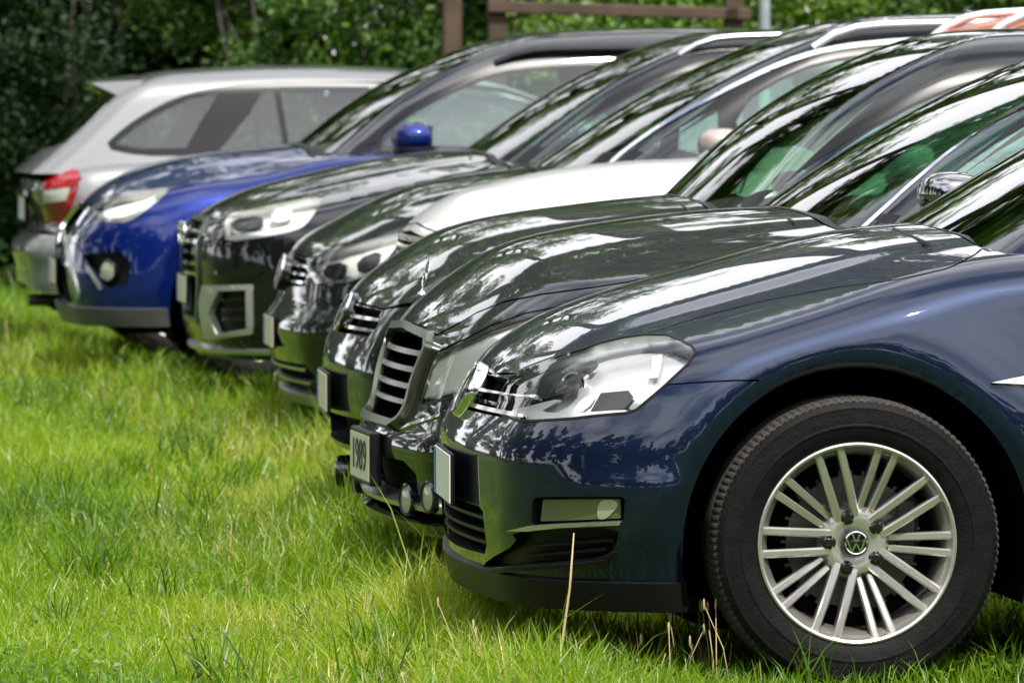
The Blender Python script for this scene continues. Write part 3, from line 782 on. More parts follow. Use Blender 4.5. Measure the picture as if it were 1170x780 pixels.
'B.hl_a': [[-0.9917,0.1632],[-0.9747,0.1664],[-0.967,0.1492],[-0.9601,0.1324],[-0.9575,0.115],[-0.9554,0.0978],[-0.9542,0.0808],[-0.9542,0.0639],[-0.9576,0.0523],[-0.9619,0.0406],[-0.9667,0.029],[-0.9839,0.0261],[-0.9851,0.0421],[-0.9874,0.0581],[-0.9872,0.0749],[-0.9885,0.0919],[-0.991,0.109],[-0.994,0.1264],[-0.9933,0.1386],[-0.9925,0.1509]],
'B.hl_b': [[-1.0756,0.0341],[-1.0301,0.0398],[-0.9879,0.0451],[-0.9514,0.05],[-0.9211,0.0547],[-0.8943,0.0578],[-0.8702,0.0609],[-0.869,0.0555],[-0.8922,0.0492],[-0.9179,0.0427],[-0.9474,0.0374],[-0.9828,0.0317],[-1.0243,0.0257],[-1.0688,0.0192],[-1.1177,0.0144],[-1.1706,0.0093],[-1.1762,0.0176],[-1.124,0.0261]],
'B.hl_c': [[-0.8188,0.1792],[-0.8014,0.1848],[-0.7847,0.1904],[-0.7688,0.1961],[-0.7535,0.2019],[-0.7387,0.2077],[-0.7202,0.2062],[-0.7024,0.2047],[-0.7035,0.1876],[-0.7063,0.1711],[-0.7164,0.1601],[-0.7267,0.1491],[-0.7371,0.1382],[-0.751,0.1299],[-0.7652,0.1216],[-0.7797,0.1133],[-0.7945,0.105],[-0.814,0.106],[-0.8346,0.1071],[-0.8411,0.1198],[-0.848,0.1327],[-0.8553,0.1457],[-0.8422,0.1568],[-0.83,0.1679]],
'B.btrim': [[-1.252,-0.0624],[-1.2048,-0.0539],[-1.1596,-0.0455],[-1.115,-0.0371],[-1.0707,-0.0288],[-1.027,-0.0207],[-0.9848,-0.0127],[-0.9489,-0.0071],[-0.9182,-0.0019],[-0.8908,0.003],[-0.8658,0.0076],[-0.8426,0.0122],[-0.8207,0.0165],[-0.8,0.0208],[-0.7993,0.0145],[-0.8199,0.0101],[-0.8415,0.0056],[-0.8644,0.0009],[-0.8888,-0.0039],[-0.9153,-0.0089],[-0.9447,-0.0142],[-0.9784,-0.0199],[-1.0179,-0.0278],[-1.0588,-0.0358],[-1.1,-0.0438],[-1.1416,-0.052],[-1.1848,-0.0602],[-1.2311,-0.0687]],
'B.fog0': [[-1.0973,-0.2317]],
'B.fog1': [[-0.9441,-0.2041]],
'C.fog0': [[-1.2731,-0.3791]],
'E.hoodline': [[-1.1729,0.1979],[-1.0913,0.2047],[-1.0228,0.211],[-0.9667,0.2173],[-0.9251,0.2249],[-0.893,0.2336],[-0.866,0.2431],[-0.8305,0.2482],[-0.7979,0.2536],[-0.7673,0.2593],[-0.7384,0.2652],[-0.7108,0.2714],[-0.6883,0.2779],[-0.6664,0.2847],[-0.6448,0.2915],[-0.6234,0.2986],[-0.6021,0.3058],[-0.5806,0.3161],[-0.5589,0.3266],[-0.537,0.3373],[-0.5148,0.3483],[-0.4924,0.3595],[-0.4698,0.3711],[-0.447,0.3831],[-0.4242,0.3959],[-0.3987,0.4052],[-0.3731,0.4149],[-0.3471,0.4251],[-0.3206,0.4355],[-0.2934,0.4461],[-0.2657,0.4569],[-0.2371,0.4678],[-0.2077,0.4781],[-0.1775,0.4879],[-0.1467,0.4971],[-0.1153,0.5057]],
'E.headlight': [[-1.1627,0.1875],[-1.1239,0.1945],[-1.0879,0.2012],[-1.0321,0.2075],[-0.9846,0.2139],[-0.9312,0.2208],[-0.8922,0.2293],[-0.8654,0.2347],[-0.8411,0.2404],[-0.8183,0.2463],[-0.7925,0.2516],[-0.768,0.257],[-0.7445,0.2626],[-0.7234,0.2681],[-0.7028,0.2738],[-0.6828,0.2796],[-0.6645,0.2852],[-0.6465,0.291],[-0.6287,0.2968],[-0.6003,0.2923],[-0.5987,0.2672],[-0.5991,0.2535],[-0.6004,0.2404],[-0.603,0.2261],[-0.6067,0.2123],[-0.6169,0.197],[-0.6283,0.1822],[-0.6461,0.1657],[-0.6639,0.1492],[-0.6834,0.137],[-0.7033,0.1248],[-0.7252,0.1169],[-0.7479,0.109],[-0.7752,0.1044],[-0.8042,0.0999],[-0.8274,0.0992],[-0.8524,0.0984],[-0.8797,0.0978],[-0.9088,0.1011],[-0.943,0.1047],[-0.9836,0.1212],[-1.0511,0.1419],[-1.1466,0.167]],
'E.hl_a': [[-0.9227,0.1638],[-0.8879,0.1673],[-0.8577,0.171],[-0.8304,0.1749],[-0.7943,0.1644],[-0.7957,0.1481],[-0.7972,0.1319],[-0.8161,0.1142],[-0.8338,0.1125],[-0.8525,0.1109],[-0.8938,0.1209],[-0.919,0.133],[-0.9499,0.1457]],
'E.hl_b': [[-0.7259,0.1938],[-0.7092,0.2005],[-0.6932,0.2073],[-0.6778,0.2142],[-0.6538,0.2087],[-0.6543,0.1933],[-0.6565,0.1784],[-0.6666,0.1667],[-0.6769,0.155],[-0.6946,0.1462],[-0.7127,0.1375],[-0.7358,0.1425],[-0.7409,0.1562],[-0.7461,0.1701],[-0.7355,0.1818]],
'E.hl_c': [[-1.1897,0.1725],[-1.1143,0.1707],[-1.0423,0.1511],[-0.9821,0.1326],[-0.9398,0.1158],[-0.9092,0.1],[-0.949,0.0969],[-0.9873,0.114],[-1.0424,0.1324],[-1.1091,0.1519]],
'F.headlight': [[-0.9413,0.2479],[-0.9829,0.2813],[-0.9913,0.3067],[-0.9717,0.3136],[-0.9554,0.3212],[-0.9244,0.3314],[-0.8986,0.3431],[-0.8728,0.353],[-0.8476,0.3634],[-0.8229,0.3742],[-0.8023,0.3827],[-0.7818,0.3915],[-0.7612,0.4005],[-0.7403,0.4096],[-0.7167,0.4189],[-0.6924,0.4282],[-0.6675,0.4373],[-0.6419,0.4465],[-0.6045,0.4363],[-0.569,0.4263],[-0.5529,0.3923],[-0.5395,0.3616],[-0.5344,0.337],[-0.5342,0.3165],[-0.5377,0.2983],[-0.5424,0.2812],[-0.5492,0.2689],[-0.5564,0.2569],[-0.5734,0.2411],[-0.5933,0.2332],[-0.6134,0.2255],[-0.6345,0.2203],[-0.6558,0.2152],[-0.6776,0.2103],[-0.701,0.2057],[-0.7251,0.2012],[-0.75,0.1969],[-0.7774,0.1929],[-0.8061,0.1891],[-0.8368,0.1855],[-0.8638,0.189],[-0.8936,0.1927],[-0.9133,0.219]],
'F.intake': [[-1.063,-0.0042],[-0.9813,-0.0004],[-0.9268,0.0023],[-0.8827,0.0045],[-0.8442,0.0065],[-0.8093,0.0083],[-0.7768,0.01],[-0.7766,-0.0124],[-0.7766,-0.035],[-0.7767,-0.0575],[-0.7771,-0.0802],[-0.7777,-0.1029],[-0.7788,-0.1256],[-0.7805,-0.1485],[-0.8106,-0.1521],[-0.8428,-0.1559],[-0.8781,-0.1602],[-0.9179,-0.1652],[-0.9656,-0.1714],[-1.0313,-0.1803],[-1.1303,-0.1935],[-1.1321,-0.1717],[-1.1388,-0.1505],[-1.1491,-0.1296],[-1.1616,-0.1088],[-1.1344,-0.0819],[-1.109,-0.0554],[-1.0852,-0.0295]],
'F.hl_a': [[-0.8996,0.2935],[-0.8723,0.298],[-0.8467,0.3029],[-0.8224,0.308],[-0.7921,0.3007],[-0.7645,0.2939],[-0.7491,0.2747],[-0.7386,0.2572],[-0.7524,0.2476],[-0.767,0.2383],[-0.7919,0.2366],[-0.8179,0.2351],[-0.8453,0.2337],[-0.8709,0.239],[-0.8997,0.2447],[-0.9262,0.2722],[-0.9114,0.2824]],
'F.hl_b': [[-0.8506,0.2087],[-0.8179,0.2124],[-0.7874,0.2163],[-0.7585,0.2204],[-0.731,0.2259],[-0.7044,0.2315],[-0.6785,0.2373],[-0.6534,0.2446],[-0.6287,0.252],[-0.6043,0.2597],[-0.5862,0.2617],[-0.5681,0.2638],[-0.5691,0.2487],[-0.5867,0.2403],[-0.6044,0.2321],[-0.6275,0.2261],[-0.6509,0.2203],[-0.6748,0.2147],[-0.6993,0.2097],[-0.7245,0.2049],[-0.7506,0.2002],[-0.778,0.1962],[-0.8067,0.1924],[-0.8374,0.1887],[-0.8637,0.1886],[-0.8924,0.1886],[-0.9015,0.1987],[-0.8748,0.2036]],
'F.hl_c': [[-0.7525,0.3447],[-0.732,0.3549],[-0.7112,0.3655],[-0.6658,0.3482],[-0.6463,0.3231],[-0.6357,0.3027],[-0.6443,0.2799],[-0.6591,0.2751],[-0.674,0.2703],[-0.7024,0.28],[-0.7416,0.3135]],
'F.frame0': [[-1.0987,0.0157],[-1.0035,0.0186],[-0.942,0.0206],[-0.8946,0.0221],[-0.854,0.0234],[-0.8176,0.0246],[-0.7838,0.0258],[-0.7521,0.0268],[-0.7527,0.0072],[-0.7805,0.0057],[-0.8097,0.0042],[-0.8409,0.0026],[-0.8747,0.0009],[-0.9126,-0.001],[-0.9572,-0.0032],[-1.0158,-0.006],[-1.0548,0.0048]],
'F.frame1': [[-0.7765,0.0166],[-0.7482,0.0236],[-0.7485,-0.0016],[-0.749,-0.027],[-0.7496,-0.0524],[-0.7506,-0.0778],[-0.7521,-0.1034],[-0.754,-0.1291],[-0.7568,-0.1549],[-0.7857,-0.1554],[-0.7829,-0.1305],[-0.781,-0.1058],[-0.7795,-0.0812],[-0.7784,-0.0566],[-0.7776,-0.0322],[-0.777,-0.0078]],
'F.frame2': [[-1.1803,-0.1982],[-1.056,-0.1813],[-0.9723,-0.169],[-0.9167,-0.1608],[-0.8715,-0.1542],[-0.832,-0.1484],[-0.7961,-0.1431],[-0.7626,-0.1382],[-0.7573,-0.1583],[-0.7874,-0.1621],[-0.8195,-0.1663],[-0.8543,-0.1709],[-0.8929,-0.1761],[-0.9378,-0.1823],[-0.995,-0.1904],[-1.0844,-0.2035],[-1.1298,-0.2008]],
'F.frame3': [[-1.0987,0.0157],[-1.0198,0.0121],[-0.9647,0.0079],[-0.9225,0.0035],[-0.9441,-0.0196],[-0.9685,-0.0432],[-0.9973,-0.0675],[-1.0334,-0.093],[-1.0093,-0.1142],[-0.9896,-0.1356],[-0.9739,-0.1573],[-0.9644,-0.1738],[-0.9569,-0.1907],[-1.0002,-0.1921],[-1.061,-0.1961],[-1.1378,-0.2016],[-1.14,-0.1779],[-1.1486,-0.1549],[-1.1618,-0.1324],[-1.178,-0.1099],[-1.1775,-0.0826],[-1.1771,-0.0553],[-1.149,-0.0311],[-1.1229,-0.0074]],
'F.is0': [[-0.9261,-0.0332],[-0.8828,-0.0306],[-0.8449,-0.0284],[-0.8105,-0.0263],[-0.7784,-0.0244],[-0.7788,-0.0327],[-0.811,-0.0346],[-0.8455,-0.0366],[-0.8835,-0.0389],[-0.927,-0.0416]],
'F.is1': [[-0.9303,-0.0702],[-0.8861,-0.0672],[-0.8477,-0.0648],[-0.8129,-0.0626],[-0.7805,-0.0607],[-0.781,-0.0689],[-0.8135,-0.0709],[-0.8485,-0.073],[-0.887,-0.0756],[-0.9313,-0.0786]],
'F.is2': [[-0.9351,-0.1073],[-0.8901,-0.104],[-0.8511,-0.1013],[-0.8159,-0.099],[-0.7832,-0.0971],[-0.7839,-0.1053],[-0.8167,-0.1073],[-0.852,-0.1096],[-0.8911,-0.1124],[-0.9363,-0.1158]],
'F.crease': [[-1.0643,0.0573],[-1.006,0.0637],[-0.9638,0.0699],[-0.9145,0.0746],[-0.8734,0.0792],[-0.8409,0.0813],[-0.8109,0.0834],[-0.7827,0.0855],[-0.7551,0.0861],[-0.7286,0.0867],[-0.7008,0.0824],[-0.7008,0.0743],[-0.7148,0.0683],[-0.729,0.0623],[-0.7557,0.0569],[-0.7835,0.0515],[-0.8119,0.0482],[-0.8422,0.045],[-0.8751,0.0416],[-0.9166,0.0409],[-0.9663,0.04],[-1.0084,0.0434],[-1.066,0.0469]],
'G.hoodline': [[-1.0331,0.3547],[-0.9613,0.3551],[-0.9062,0.3576],[-0.8636,0.3625],[-0.8284,0.3692],[-0.7973,0.3769],[-0.7581,0.382],[-0.721,0.3874],[-0.685,0.393],[-0.6496,0.3987],[-0.6147,0.4044],[-0.5805,0.4102],[-0.5533,0.4264],[-0.5259,0.4435],[-0.4981,0.4618],[-0.4699,0.4814],[-0.4411,0.5027],[-0.4116,0.5259],[-0.3762,0.5394],[-0.34,0.5537],[-0.3026,0.5686],[-0.2637,0.5836],[-0.2228,0.5976],[-0.1802,0.6104],[-0.1361,0.6216],[-0.0908,0.631],[-0.0451,0.6362],[0.0003,0.6392],[0.0295,0.6401],[0.0585,0.6399],[0.0873,0.6388],[0.1161,0.6374],[0.145,0.6363],[0.1739,0.6359]],
'G.headlight': [[-1.0855,0.2649],[-1.0934,0.2925],[-1.0897,0.3166],[-1.0734,0.3364],[-1.01,0.341],[-0.9591,0.3467],[-0.9064,0.3489],[-0.8654,0.3531],[-0.8314,0.359],[-0.795,0.365],[-0.7612,0.3716],[-0.7291,0.3787],[-0.6924,0.3853],[-0.6565,0.392],[-0.6212,0.3989],[-0.5914,0.3942],[-0.5636,0.3901],[-0.5616,0.3588],[-0.5685,0.3331],[-0.5811,0.3106],[-0.5899,0.2975],[-0.599,0.2849],[-0.6107,0.2704],[-0.6227,0.2564],[-0.6344,0.2448],[-0.6465,0.2335],[-0.658,0.2244],[-0.6698,0.2154],[-0.6985,0.2057],[-0.7155,0.2048],[-0.7331,0.2041],[-0.753,0.2048],[-0.7743,0.2057],[-0.7995,0.2083],[-0.8281,0.2114],[-0.86,0.2164],[-0.8985,0.2222],[-1.0073,0.2406]],
'G.fog': [[-0.9244,0.0711],[-0.875,0.0733],[-0.8335,0.0755],[-0.7966,0.0777],[-0.7627,0.08],[-0.7309,0.0824],[-0.7007,0.0847],[-0.6842,0.071],[-0.668,0.0572],[-0.6522,0.0433],[-0.6555,0.0211],[-0.6591,-0.001],[-0.663,-0.0231],[-0.6673,-0.0453],[-0.6966,-0.0514],[-0.7269,-0.0575],[-0.7586,-0.0638],[-0.7755,-0.05],[-0.7933,-0.0363],[-0.812,-0.0226],[-0.8301,-0.004],[-0.8498,0.0146],[-0.8716,0.0332],[-0.8961,0.052]],
'G.bl': [[-1.5397,0.1852],[-1.4284,0.1911],[-1.2875,0.1597],[-1.2062,0.1297],[-1.1496,0.101],[-1.1007,0.0733],[-1.0579,0.0465],[-1.0213,0.0205],[-0.9942,-0.0048],[-0.9751,-0.03],[-0.9611,-0.0551],[-0.9508,-0.0803],[-0.9438,-0.1058],[-0.9833,-0.1121],[-0.9903,-0.0862],[-1.0021,-0.0608],[-1.0199,-0.0355],[-1.0458,-0.0102],[-1.0783,0.0155],[-1.1179,0.0419],[-1.1648,0.0691],[-1.2195,0.0972],[-1.2837,0.1261],[-1.372,0.1557]],
'G.bl2': [[-0.8904,0.0216],[-0.8725,0.029],[-0.847,0.0057],[-0.8244,-0.0176],[-0.8041,-0.0409],[-0.7857,-0.0643],[-0.8049,-0.0682],[-0.8229,-0.0457],[-0.8428,-0.0233],[-0.865,-0.0009]],
'G.hl_a': [[-0.9234,0.2554],[-0.8766,0.2631],[-0.8387,0.272],[-0.8008,0.2788],[-0.7677,0.2865],[-0.7324,0.2919],[-0.6992,0.2977],[-0.6742,0.3068],[-0.6495,0.3161],[-0.6321,0.329],[-0.615,0.3423],[-0.607,0.3302],[-0.6178,0.3064],[-0.6301,0.2841],[-0.6491,0.2678],[-0.6688,0.252],[-0.6945,0.2413],[-0.7212,0.2308],[-0.753,0.2277],[-0.7877,0.225],[-0.8339,0.2304],[-0.8944,0.2379]],
'G.hl_b': [[-1.0315,0.2936],[-1.0085,0.304],[-0.9882,0.3147],[-0.9313,0.3217],[-0.8701,0.316],[-0.8502,0.3016],[-0.8646,0.2783],[-0.9078,0.2701],[-0.9988,0.2784]],
'G.foglamp': [[-0.7656,0.0098]],
'G.crease': [[-0.9209,0.0945],[-0.8869,0.0999],[-0.8571,0.1054],[-0.8271,0.1091],[-0.7995,0.1129],[-0.7712,0.1151],[-0.7445,0.1173],[-0.7145,0.1143],[-0.7057,0.104],[-0.7197,0.0966],[-0.7386,0.0945],[-0.7582,0.0924],[-0.7796,0.089],[-0.802,0.0856],[-0.8269,0.0809],[-0.8537,0.0761],[-0.9,0.0757],[-0.9388,0.0846]],
'H.tail': [[-1.2395,0.513],[-1.1227,0.5023],[-1.0328,0.4921],[-0.9625,0.484],[-0.8896,0.4705],[-0.8206,0.4555],[-0.7604,0.4414],[-0.6855,0.3904],[-0.6565,0.3602],[-0.6571,0.3284],[-0.6612,0.2984],[-0.6674,0.2692],[-0.6761,0.2407],[-0.6908,0.2164],[-0.7081,0.1925],[-0.7265,0.1682],[-0.7425,0.1431],[-0.7788,0.1413],[-0.822,0.14],[-0.8985,0.1497],[-1.0803,0.1675],[-1.0398,0.199],[-0.9373,0.2191],[-0.8793,0.2403],[-0.8572,0.2656],[-0.8474,0.2936],[-0.8496,0.3243],[-0.877,0.3623],[-0.9751,0.4213]],
'H.tl_a': [[-0.8531,0.2909],[-0.8051,0.2935],[-0.7653,0.2976],[-0.7302,0.3029],[-0.698,0.309],[-0.703,0.2792],[-0.7112,0.2503],[-0.7436,0.2457],[-0.7802,0.2418],[-0.8238,0.2391],[-0.8836,0.2389],[-0.8618,0.264]],
'H.tl_b': [[-1.1874,0.4996],[-1.0819,0.4886],[-1.0003,0.479],[-0.9381,0.4722],[-0.8658,0.4579],[-0.8003,0.4433],[-0.7432,0.4299],[-0.6859,0.3876],[-0.6605,0.3597],[-0.6738,0.3348],[-0.69,0.3117],[-0.7168,0.3064],[-0.7454,0.3018],[-0.7766,0.2978],[-0.8116,0.2946],[-0.853,0.2928],[-0.8528,0.3225],[-0.876,0.3589],[-0.9593,0.4133]],
'H.tl_c': [[-0.8855,0.2372],[-0.8245,0.2373],[-0.7806,0.24],[-0.7438,0.2438],[-0.7112,0.2485],[-0.6897,0.2287],[-0.7068,0.2019],[-0.7259,0.175],[-0.743,0.1472],[-0.7796,0.1454],[-0.8235,0.1442],[-0.9007,0.1531],[-1.0828,0.17],[-1.0425,0.1992],[-0.9475,0.2184]],
}
class Car:
    def __init__(s, **k):
        s.__dict__.update(dict(L=4.35, W=.90, crown=.14, bow=.12, rbow=.10, rc=.34, rt=.085, nf=.035, flip=False,
            side=[(.15, .06), (.25, .03), (.40, .006), (.55, 0), (.70, .004), (.80, .022), (.90, .055), (1.0, .10)],
            rear=[(.2, .10), (.35, .03), (.5, 0), (.7, .03), (.85, .06), (1.0, .12), (1.2, .25)],
            bz=[(0, .235), (.4, .225), (1.6, .20), (2.9, .20), (4.0, .25), (4.4, .28)],
            axles=(.855, 3.48), Rw=.327, Ra=.392, Wc=.80, tum=.36, wbow=.24, rws=.10, rroof=.16, rcrown=.05, zb=.93, cz0=.90,
            rearw=[(.9, .25), (1.1, .42), (1.3, .60), (1.42, .75)], gridu=.035, gridv=.035, cut=.015, sculpt=None, lip=.018))
        s.__dict__.update(k)
        s.hc = spline(s.hood); s.xn = spline(s.nose); s.xr = spline(s.rear); s.ins = spline(s.side)
        s.bzf = lambda x: np.interp(x, [p[0] for p in s.bz], [p[1] for p in s.bz])
        s.ch = Chart(s.F, .95, s.L-.95, .5)
        s.xw = spline(s.ws); s.rf = spline(s.roof); s.xrw = spline(s.rearw)
        s.cc = Chart(s.G, s.wcx if hasattr(s, 'wcx') else s.ws[0][1]+1.0, s.L-1.2 if not hasattr(s, 'wcx1') else s.wcx1, s.cz0)
        s.root = empty(s.name, (s.X0+s.L/2, s.Yc, 0), getattr(s, 'rz', 0.0))
        tag(s.root, s.label, s.cat, 'cars parked side by side on the grass')
        s.off = np.array([-s.L/2, 0, 0])
    def F(s, x, y, z):
        ay = np.abs(y)
        wd = s.W-s.ins(z)-s.nf*np.clip((1.0-x), 0, 1.2)**2.5-s.nf*np.clip(x-(s.L-1.0), 0, 1.2)**2.5
        for ax in s.axles:
            r = np.hypot(x-ax, z-s.Rw)
            R1 = s.Ra+.055
            wd = wd-s.lip*np.clip((R1-r)/.055, 0, 1)**2 + .014*np.exp(-((r-s.Ra-.085)/.10)**2)*sstep(.30, .45, z)
        if s.sculpt: wd = wd+s.sculpt(x, z)
        side = ay-wd
        q = (ay/s.W)**2
        fr = s.xn(z)+s.bow*q-x
        rr = x-(s.L-s.xr(z))+s.rbow*q
        f = smax(side, fr, s.rc, 2.2)
        f = smax(f, rr, s.rc, 2.2)
        top = z-(s.hc(x)-(s.crown-.055*sstep(.75, 1.3, x))*q+s.bulge(x, ay))
        return smax(f, top, s.rt)
    def bulge(s, x, ay):
        return .010*sstep(.56, .44, ay)*sstep(.15, .5, x)*sstep(1.6, 1.2, x)
    def G(s, x, y, z):
        ay = np.abs(y)
        xr_ = np.clip(s.ws[0][1]+1.1-x, 0, 1.2)
        xe = np.clip(x-(s.L-1.5), 0, 1.3)
        wd = s.Wc-s.tum*(z-s.zb)-.05*xr_**2-.05*xe**2-.05*np.clip(z-s.zb-.25, 0, 1)**2*2
        side = ay-wd
        q = (ay/s.Wc)**2
        fr = (s.xw(z)+s.wbow*q-x)*.52
        rr = (x-(s.L-s.xrw(z))+.10*q)*.75
        f = smax(side, fr, s.rws)
        f = smax(f, rr, s.rws)
        top = z-(s.rf(x)-s.rcrown*q)
        return smax(f, top, s.rroof, 2.6)
    # outline of a feature in the body's own (u, v) surface coordinates
    def P(s, key):
        return np.array(OUTLINES[s.code+'.'+key])
    def level(s, us, z):
        us = np.asarray(us, float); z = np.broadcast_to(z, us.shape)
        o, d = s.ch.od(us, np.zeros_like(us)); o[:, 2] = z
        return s.ch.uv(march(s.F, o, d, 1.6))
    def band(s, pts, step=.02, closed=True):
        """(u, z) polygon"""
        q = dens(pts, step, closed)
        r = s.level(q[:, 0], q[:, 1]); r[:, 0] = np.where(q[:, 0] <= s.ch.U0+1e-6, s.ch.U0, r[:, 0])
        return r
    def obj(s, nm, V, F, mat, N=None, parent=None, smooth=True, label=None):
        o = mesh_obj(nm, np.asarray(V)+s.off, F, M[mat] if isinstance(mat, str) else mat, parent or s.root, N=N, smooth=smooth)
        if label: o['label'] = label
        return o
    def add(s, mb, nm, mat, parent=None, sharp=35, label=None):
        mb.v = [v+s.off for v in mb.v]
        o = mb.build(nm, M[mat] if isinstance(mat, str) else mat, parent or s.root, sharp=sharp)
        if label: o['label'] = label
        return o
    def plate(s, nm, polys, mat, off=.004, thick=.010, chart='b', mir=True, parent=None, g=.02, split=False, label=None):
        c = s.ch if chart == 'b' else s.cc
        if split:
            for sg in (1, -1):
                p = Plates()
                for q in polys:
                    V, F, N = patch(c, q, off, thick, g)
                    if sg < 0: V = V*[1, -1, 1]; F = [tuple(f)[::-1] for f in F]
                    p.add(V+s.off, F, N)
                o = p.build(nm, M[mat], parent or s.root)
                if label: o['label'] = label
            return
        p = Plates()
        for q in polys:
            V, F, N = patch(c, q, off, thick, g)
            p.add(V+s.off, F, N, mir)
        o = p.build(nm, M[mat], parent or s.root)
        if label: o['label'] = label
        return o
    # ---- lower body
    def build_body(s, feats, seams=(), hood=None, bumper=None, doors=()):
        """feats: list of dict(name, polys, kind='pocket'|'hole', depth, mat, wall)"""
        ch = s.ch
        regs = []
        us = np.linspace(ch.U0, ch.U1, 110)
        th = np.where(us < 0, -us, np.where(us > ch.ls, -(us-ch.ls), 0))
        ox = np.clip(us, 0, ch.ls)+s.ch.x0-np.sin(th)*.9
        low = s.level(us, s.bzf(ox)); low[0, 0] = ch.U0; low[-1, 0] = ch.U1
        vm = -.62
        regs.append(('hole', [np.concatenate([low, [[ch.U1, vm], [ch.U0, vm]]])]))
        arches = []
        for ax in s.axles:
            c = [(ax+s.Ra*math.cos(t), s.Rw+s.Ra*math.sin(t)) for t in np.linspace(0, PI, 60)]
            c = [(ax+s.Ra*1.0, .05)]+c+[(ax-s.Ra*1.0, .05)]
            arches.append(ch.S(c, .03))
        regs.append(('hole', arches))
        xc = s.cowl
        regs.append(('hole', [ch.T([(xc+.16, 0), (xc+.20, -.45), (xc+.32, -.60), (s.L-.55, -.60), (s.L-.42, -.4), (s.L-.40, 0)], .04)]))
        regs[-1][1][0] = np.concatenate([regs[-1][1][0][:-1], [[regs[-1][1][0][-1][0], PI/2]]])
        for f in feats: regs.append((f['name']+'#', f['polys']))
        if seams: regs.append(('seam', [ch.buf(q, s_w) for q, s_w in seams]))
        if hood is not None: regs.append(('hood', [hood]))
        if s.code != 'H': regs.append(('cowl_trim', [ch.T([(xc, 0), (xc+.035, -.45), (xc+.07, -.64), (xc+.28, -.67), (xc+.32, -.60), (xc+.20, -.45), (xc+.16, 0)], .04)]))
        if bumper is not None: regs.append(('bumper', [bumper]))
        for d in doors: regs.append(('door@%d' % len(regs), [d]))
        P, N, parts = split_panels(ch, regs, vm, s.gridu, s.gridv)
        s.sP, s.sN, s.sparts = P, N, parts
        shell = []
        for nm, T in parts.items():
            if nm == 'hole': continue
            if nm == 'seam' or '#' not in nm: shell.append(T)
            if nm == 'seam': continue
            if nm.endswith('#'):
                f = [q for q in feats if q['name']+'#' == nm][0]
                V, F = pocket(P, N, T, f.get('depth', .04), f.get('push'), f.get('shrink', 0))
                if f.get('one', False):     # crosses the middle: one part
                    V2, F2 = mirV(V, F); n = len(V)
                    s.obj(f['name'], np.concatenate([V, V2]), list(F)+[tuple(i+n for i in g) for g in F2], f['mat'], smooth=False)
                else:
                    for sg in (1, -1):
                        a, b = (V, F) if sg > 0 else mirV(V, F)
                        o = s.obj(f['name'], a, b, f['mat'], smooth=f.get('smooth', True))
                        if f.get('lens'):
                            p_, n_, t_ = compact(P, N, T)
                            if sg < 0: p_, n_, t_ = mirror(p_, n_, t_)
                            l = s.obj('lens', p_+n_*.0012, t_, f['lens'], n_, parent=None)
                            l.parent = o
                        if sg > 0: f['obj'] = o
                        else: f['obj2'] = o
                continue
            a, b, c = compact(P, N, T)
            if nm.startswith('door@'):
                for sg in (1, -1):
                    q = (a, b, c) if sg > 0 else mirror(a, b, c)
                    s.obj('door', q[0], q[2], s.paint, q[1])
                continue
            a, b, c = both(a, b, c)
            s.obj(nm, a, c, 'plastic' if nm == 'cowl_trim' else s.paint, b)
        T = np.concatenate(shell)
        a, b, c = compact(P, N, T); a, b, c = both(a, b, c)
        s.obj('inner_shell', a-b*.016, c, 'void')
        # wheel wells, floor
        m = MB()
        for ax in s.axles:
            for sg in (-1, 1):
                t = np.linspace(-.35, PI+.35, 26)
                V = []
                for yy, ra in ((s.W-.030, s.Ra+.006), (s.W-.05, s.Ra+.016), (.50, s.Ra+.016)):
                    V += [(ax+ra*math.cos(q), sg*yy, s.Rw+ra*math.sin(q)) for q in t]
                k = len(t); F = []
                for r_ in range(2):
                    for i in range(k-1): F.append((r_*k+i, r_*k+i+1, (r_+1)*k+i+1, (r_+1)*k+i))
                F.append(tuple(range(2*k, 3*k)))
                m.add(V, F)
        m.box((s.L/2, 0, .235), (s.L-.7, 1.0, .03))
        m.box(((s.axles[0]+s.axles[1])/2, 0, .232), (s.axles[1]-s.axles[0]-2*s.Ra-.06, 2*s.W-.16, .03))
        m.box((s.axles[0]-s.Ra-.10, 0, .238), (.24, 1.45, .02))
        m.box((s.L/2+.2, 0, .62), (s.L-1.6, 1.30, .02))
        s.add(m, 'underbody', 'void')
    # ---- cabin
    def build_cabin(s, screen, rearscreen, windows, surround, extra=None):
        ch = s.cc
        regs = [('windscreen', [screen])]
        if rearscreen is not None: regs.append(('rear_window', [rearscreen]))
        for i, q in enumerate(windows): regs.append(('side_window@%d' % i, [q]))
        if surround is not None: regs.append(('window_surround', [surround]))
        if extra: regs += extra
        P, N, parts = split_panels(ch, regs, 0.0, s.gridu, s.gridv)
        solid = []
        for nm, T in parts.items():
            base = nm.split('@')[0]
            a, b, c = compact(P, N, T)
            if base == 'side_window':
                for sg in (1, -1):
                    q = (a, b, c) if sg > 0 else mirror(a, b, c)
                    s.obj('side_window', q[0]-q[1]*.002, q[2], 'side', q[1])
                continue
            if base in ('windscreen', 'rear_window'):
                a, b, c = both(a, b, c)
                s.obj(base, a-b*.001, c, 'wind' if base == 'windscreen' else 'side', b)
                continue
            solid.append(T)
            a, b, c = both(a, b, c)
            if base == 'body': base = 'cabin_frame'
            mat = {'window_surround': 'trim', 'cabin_frame': getattr(s, 'cabpaint', s.paint), 'roof_panel': getattr(s, 'roofpaint', s.paint), 'sunroof': 'gloss', 'seam': 'void'}[base]
            s.obj(base, a, c, mat, b)
        T = np.concatenate(solid)
        a, b, c = compact(P, N, T); a, b, c = both(a, b, c)
        s.obj('headliner', a-b*.03, c, 'headliner', -b)
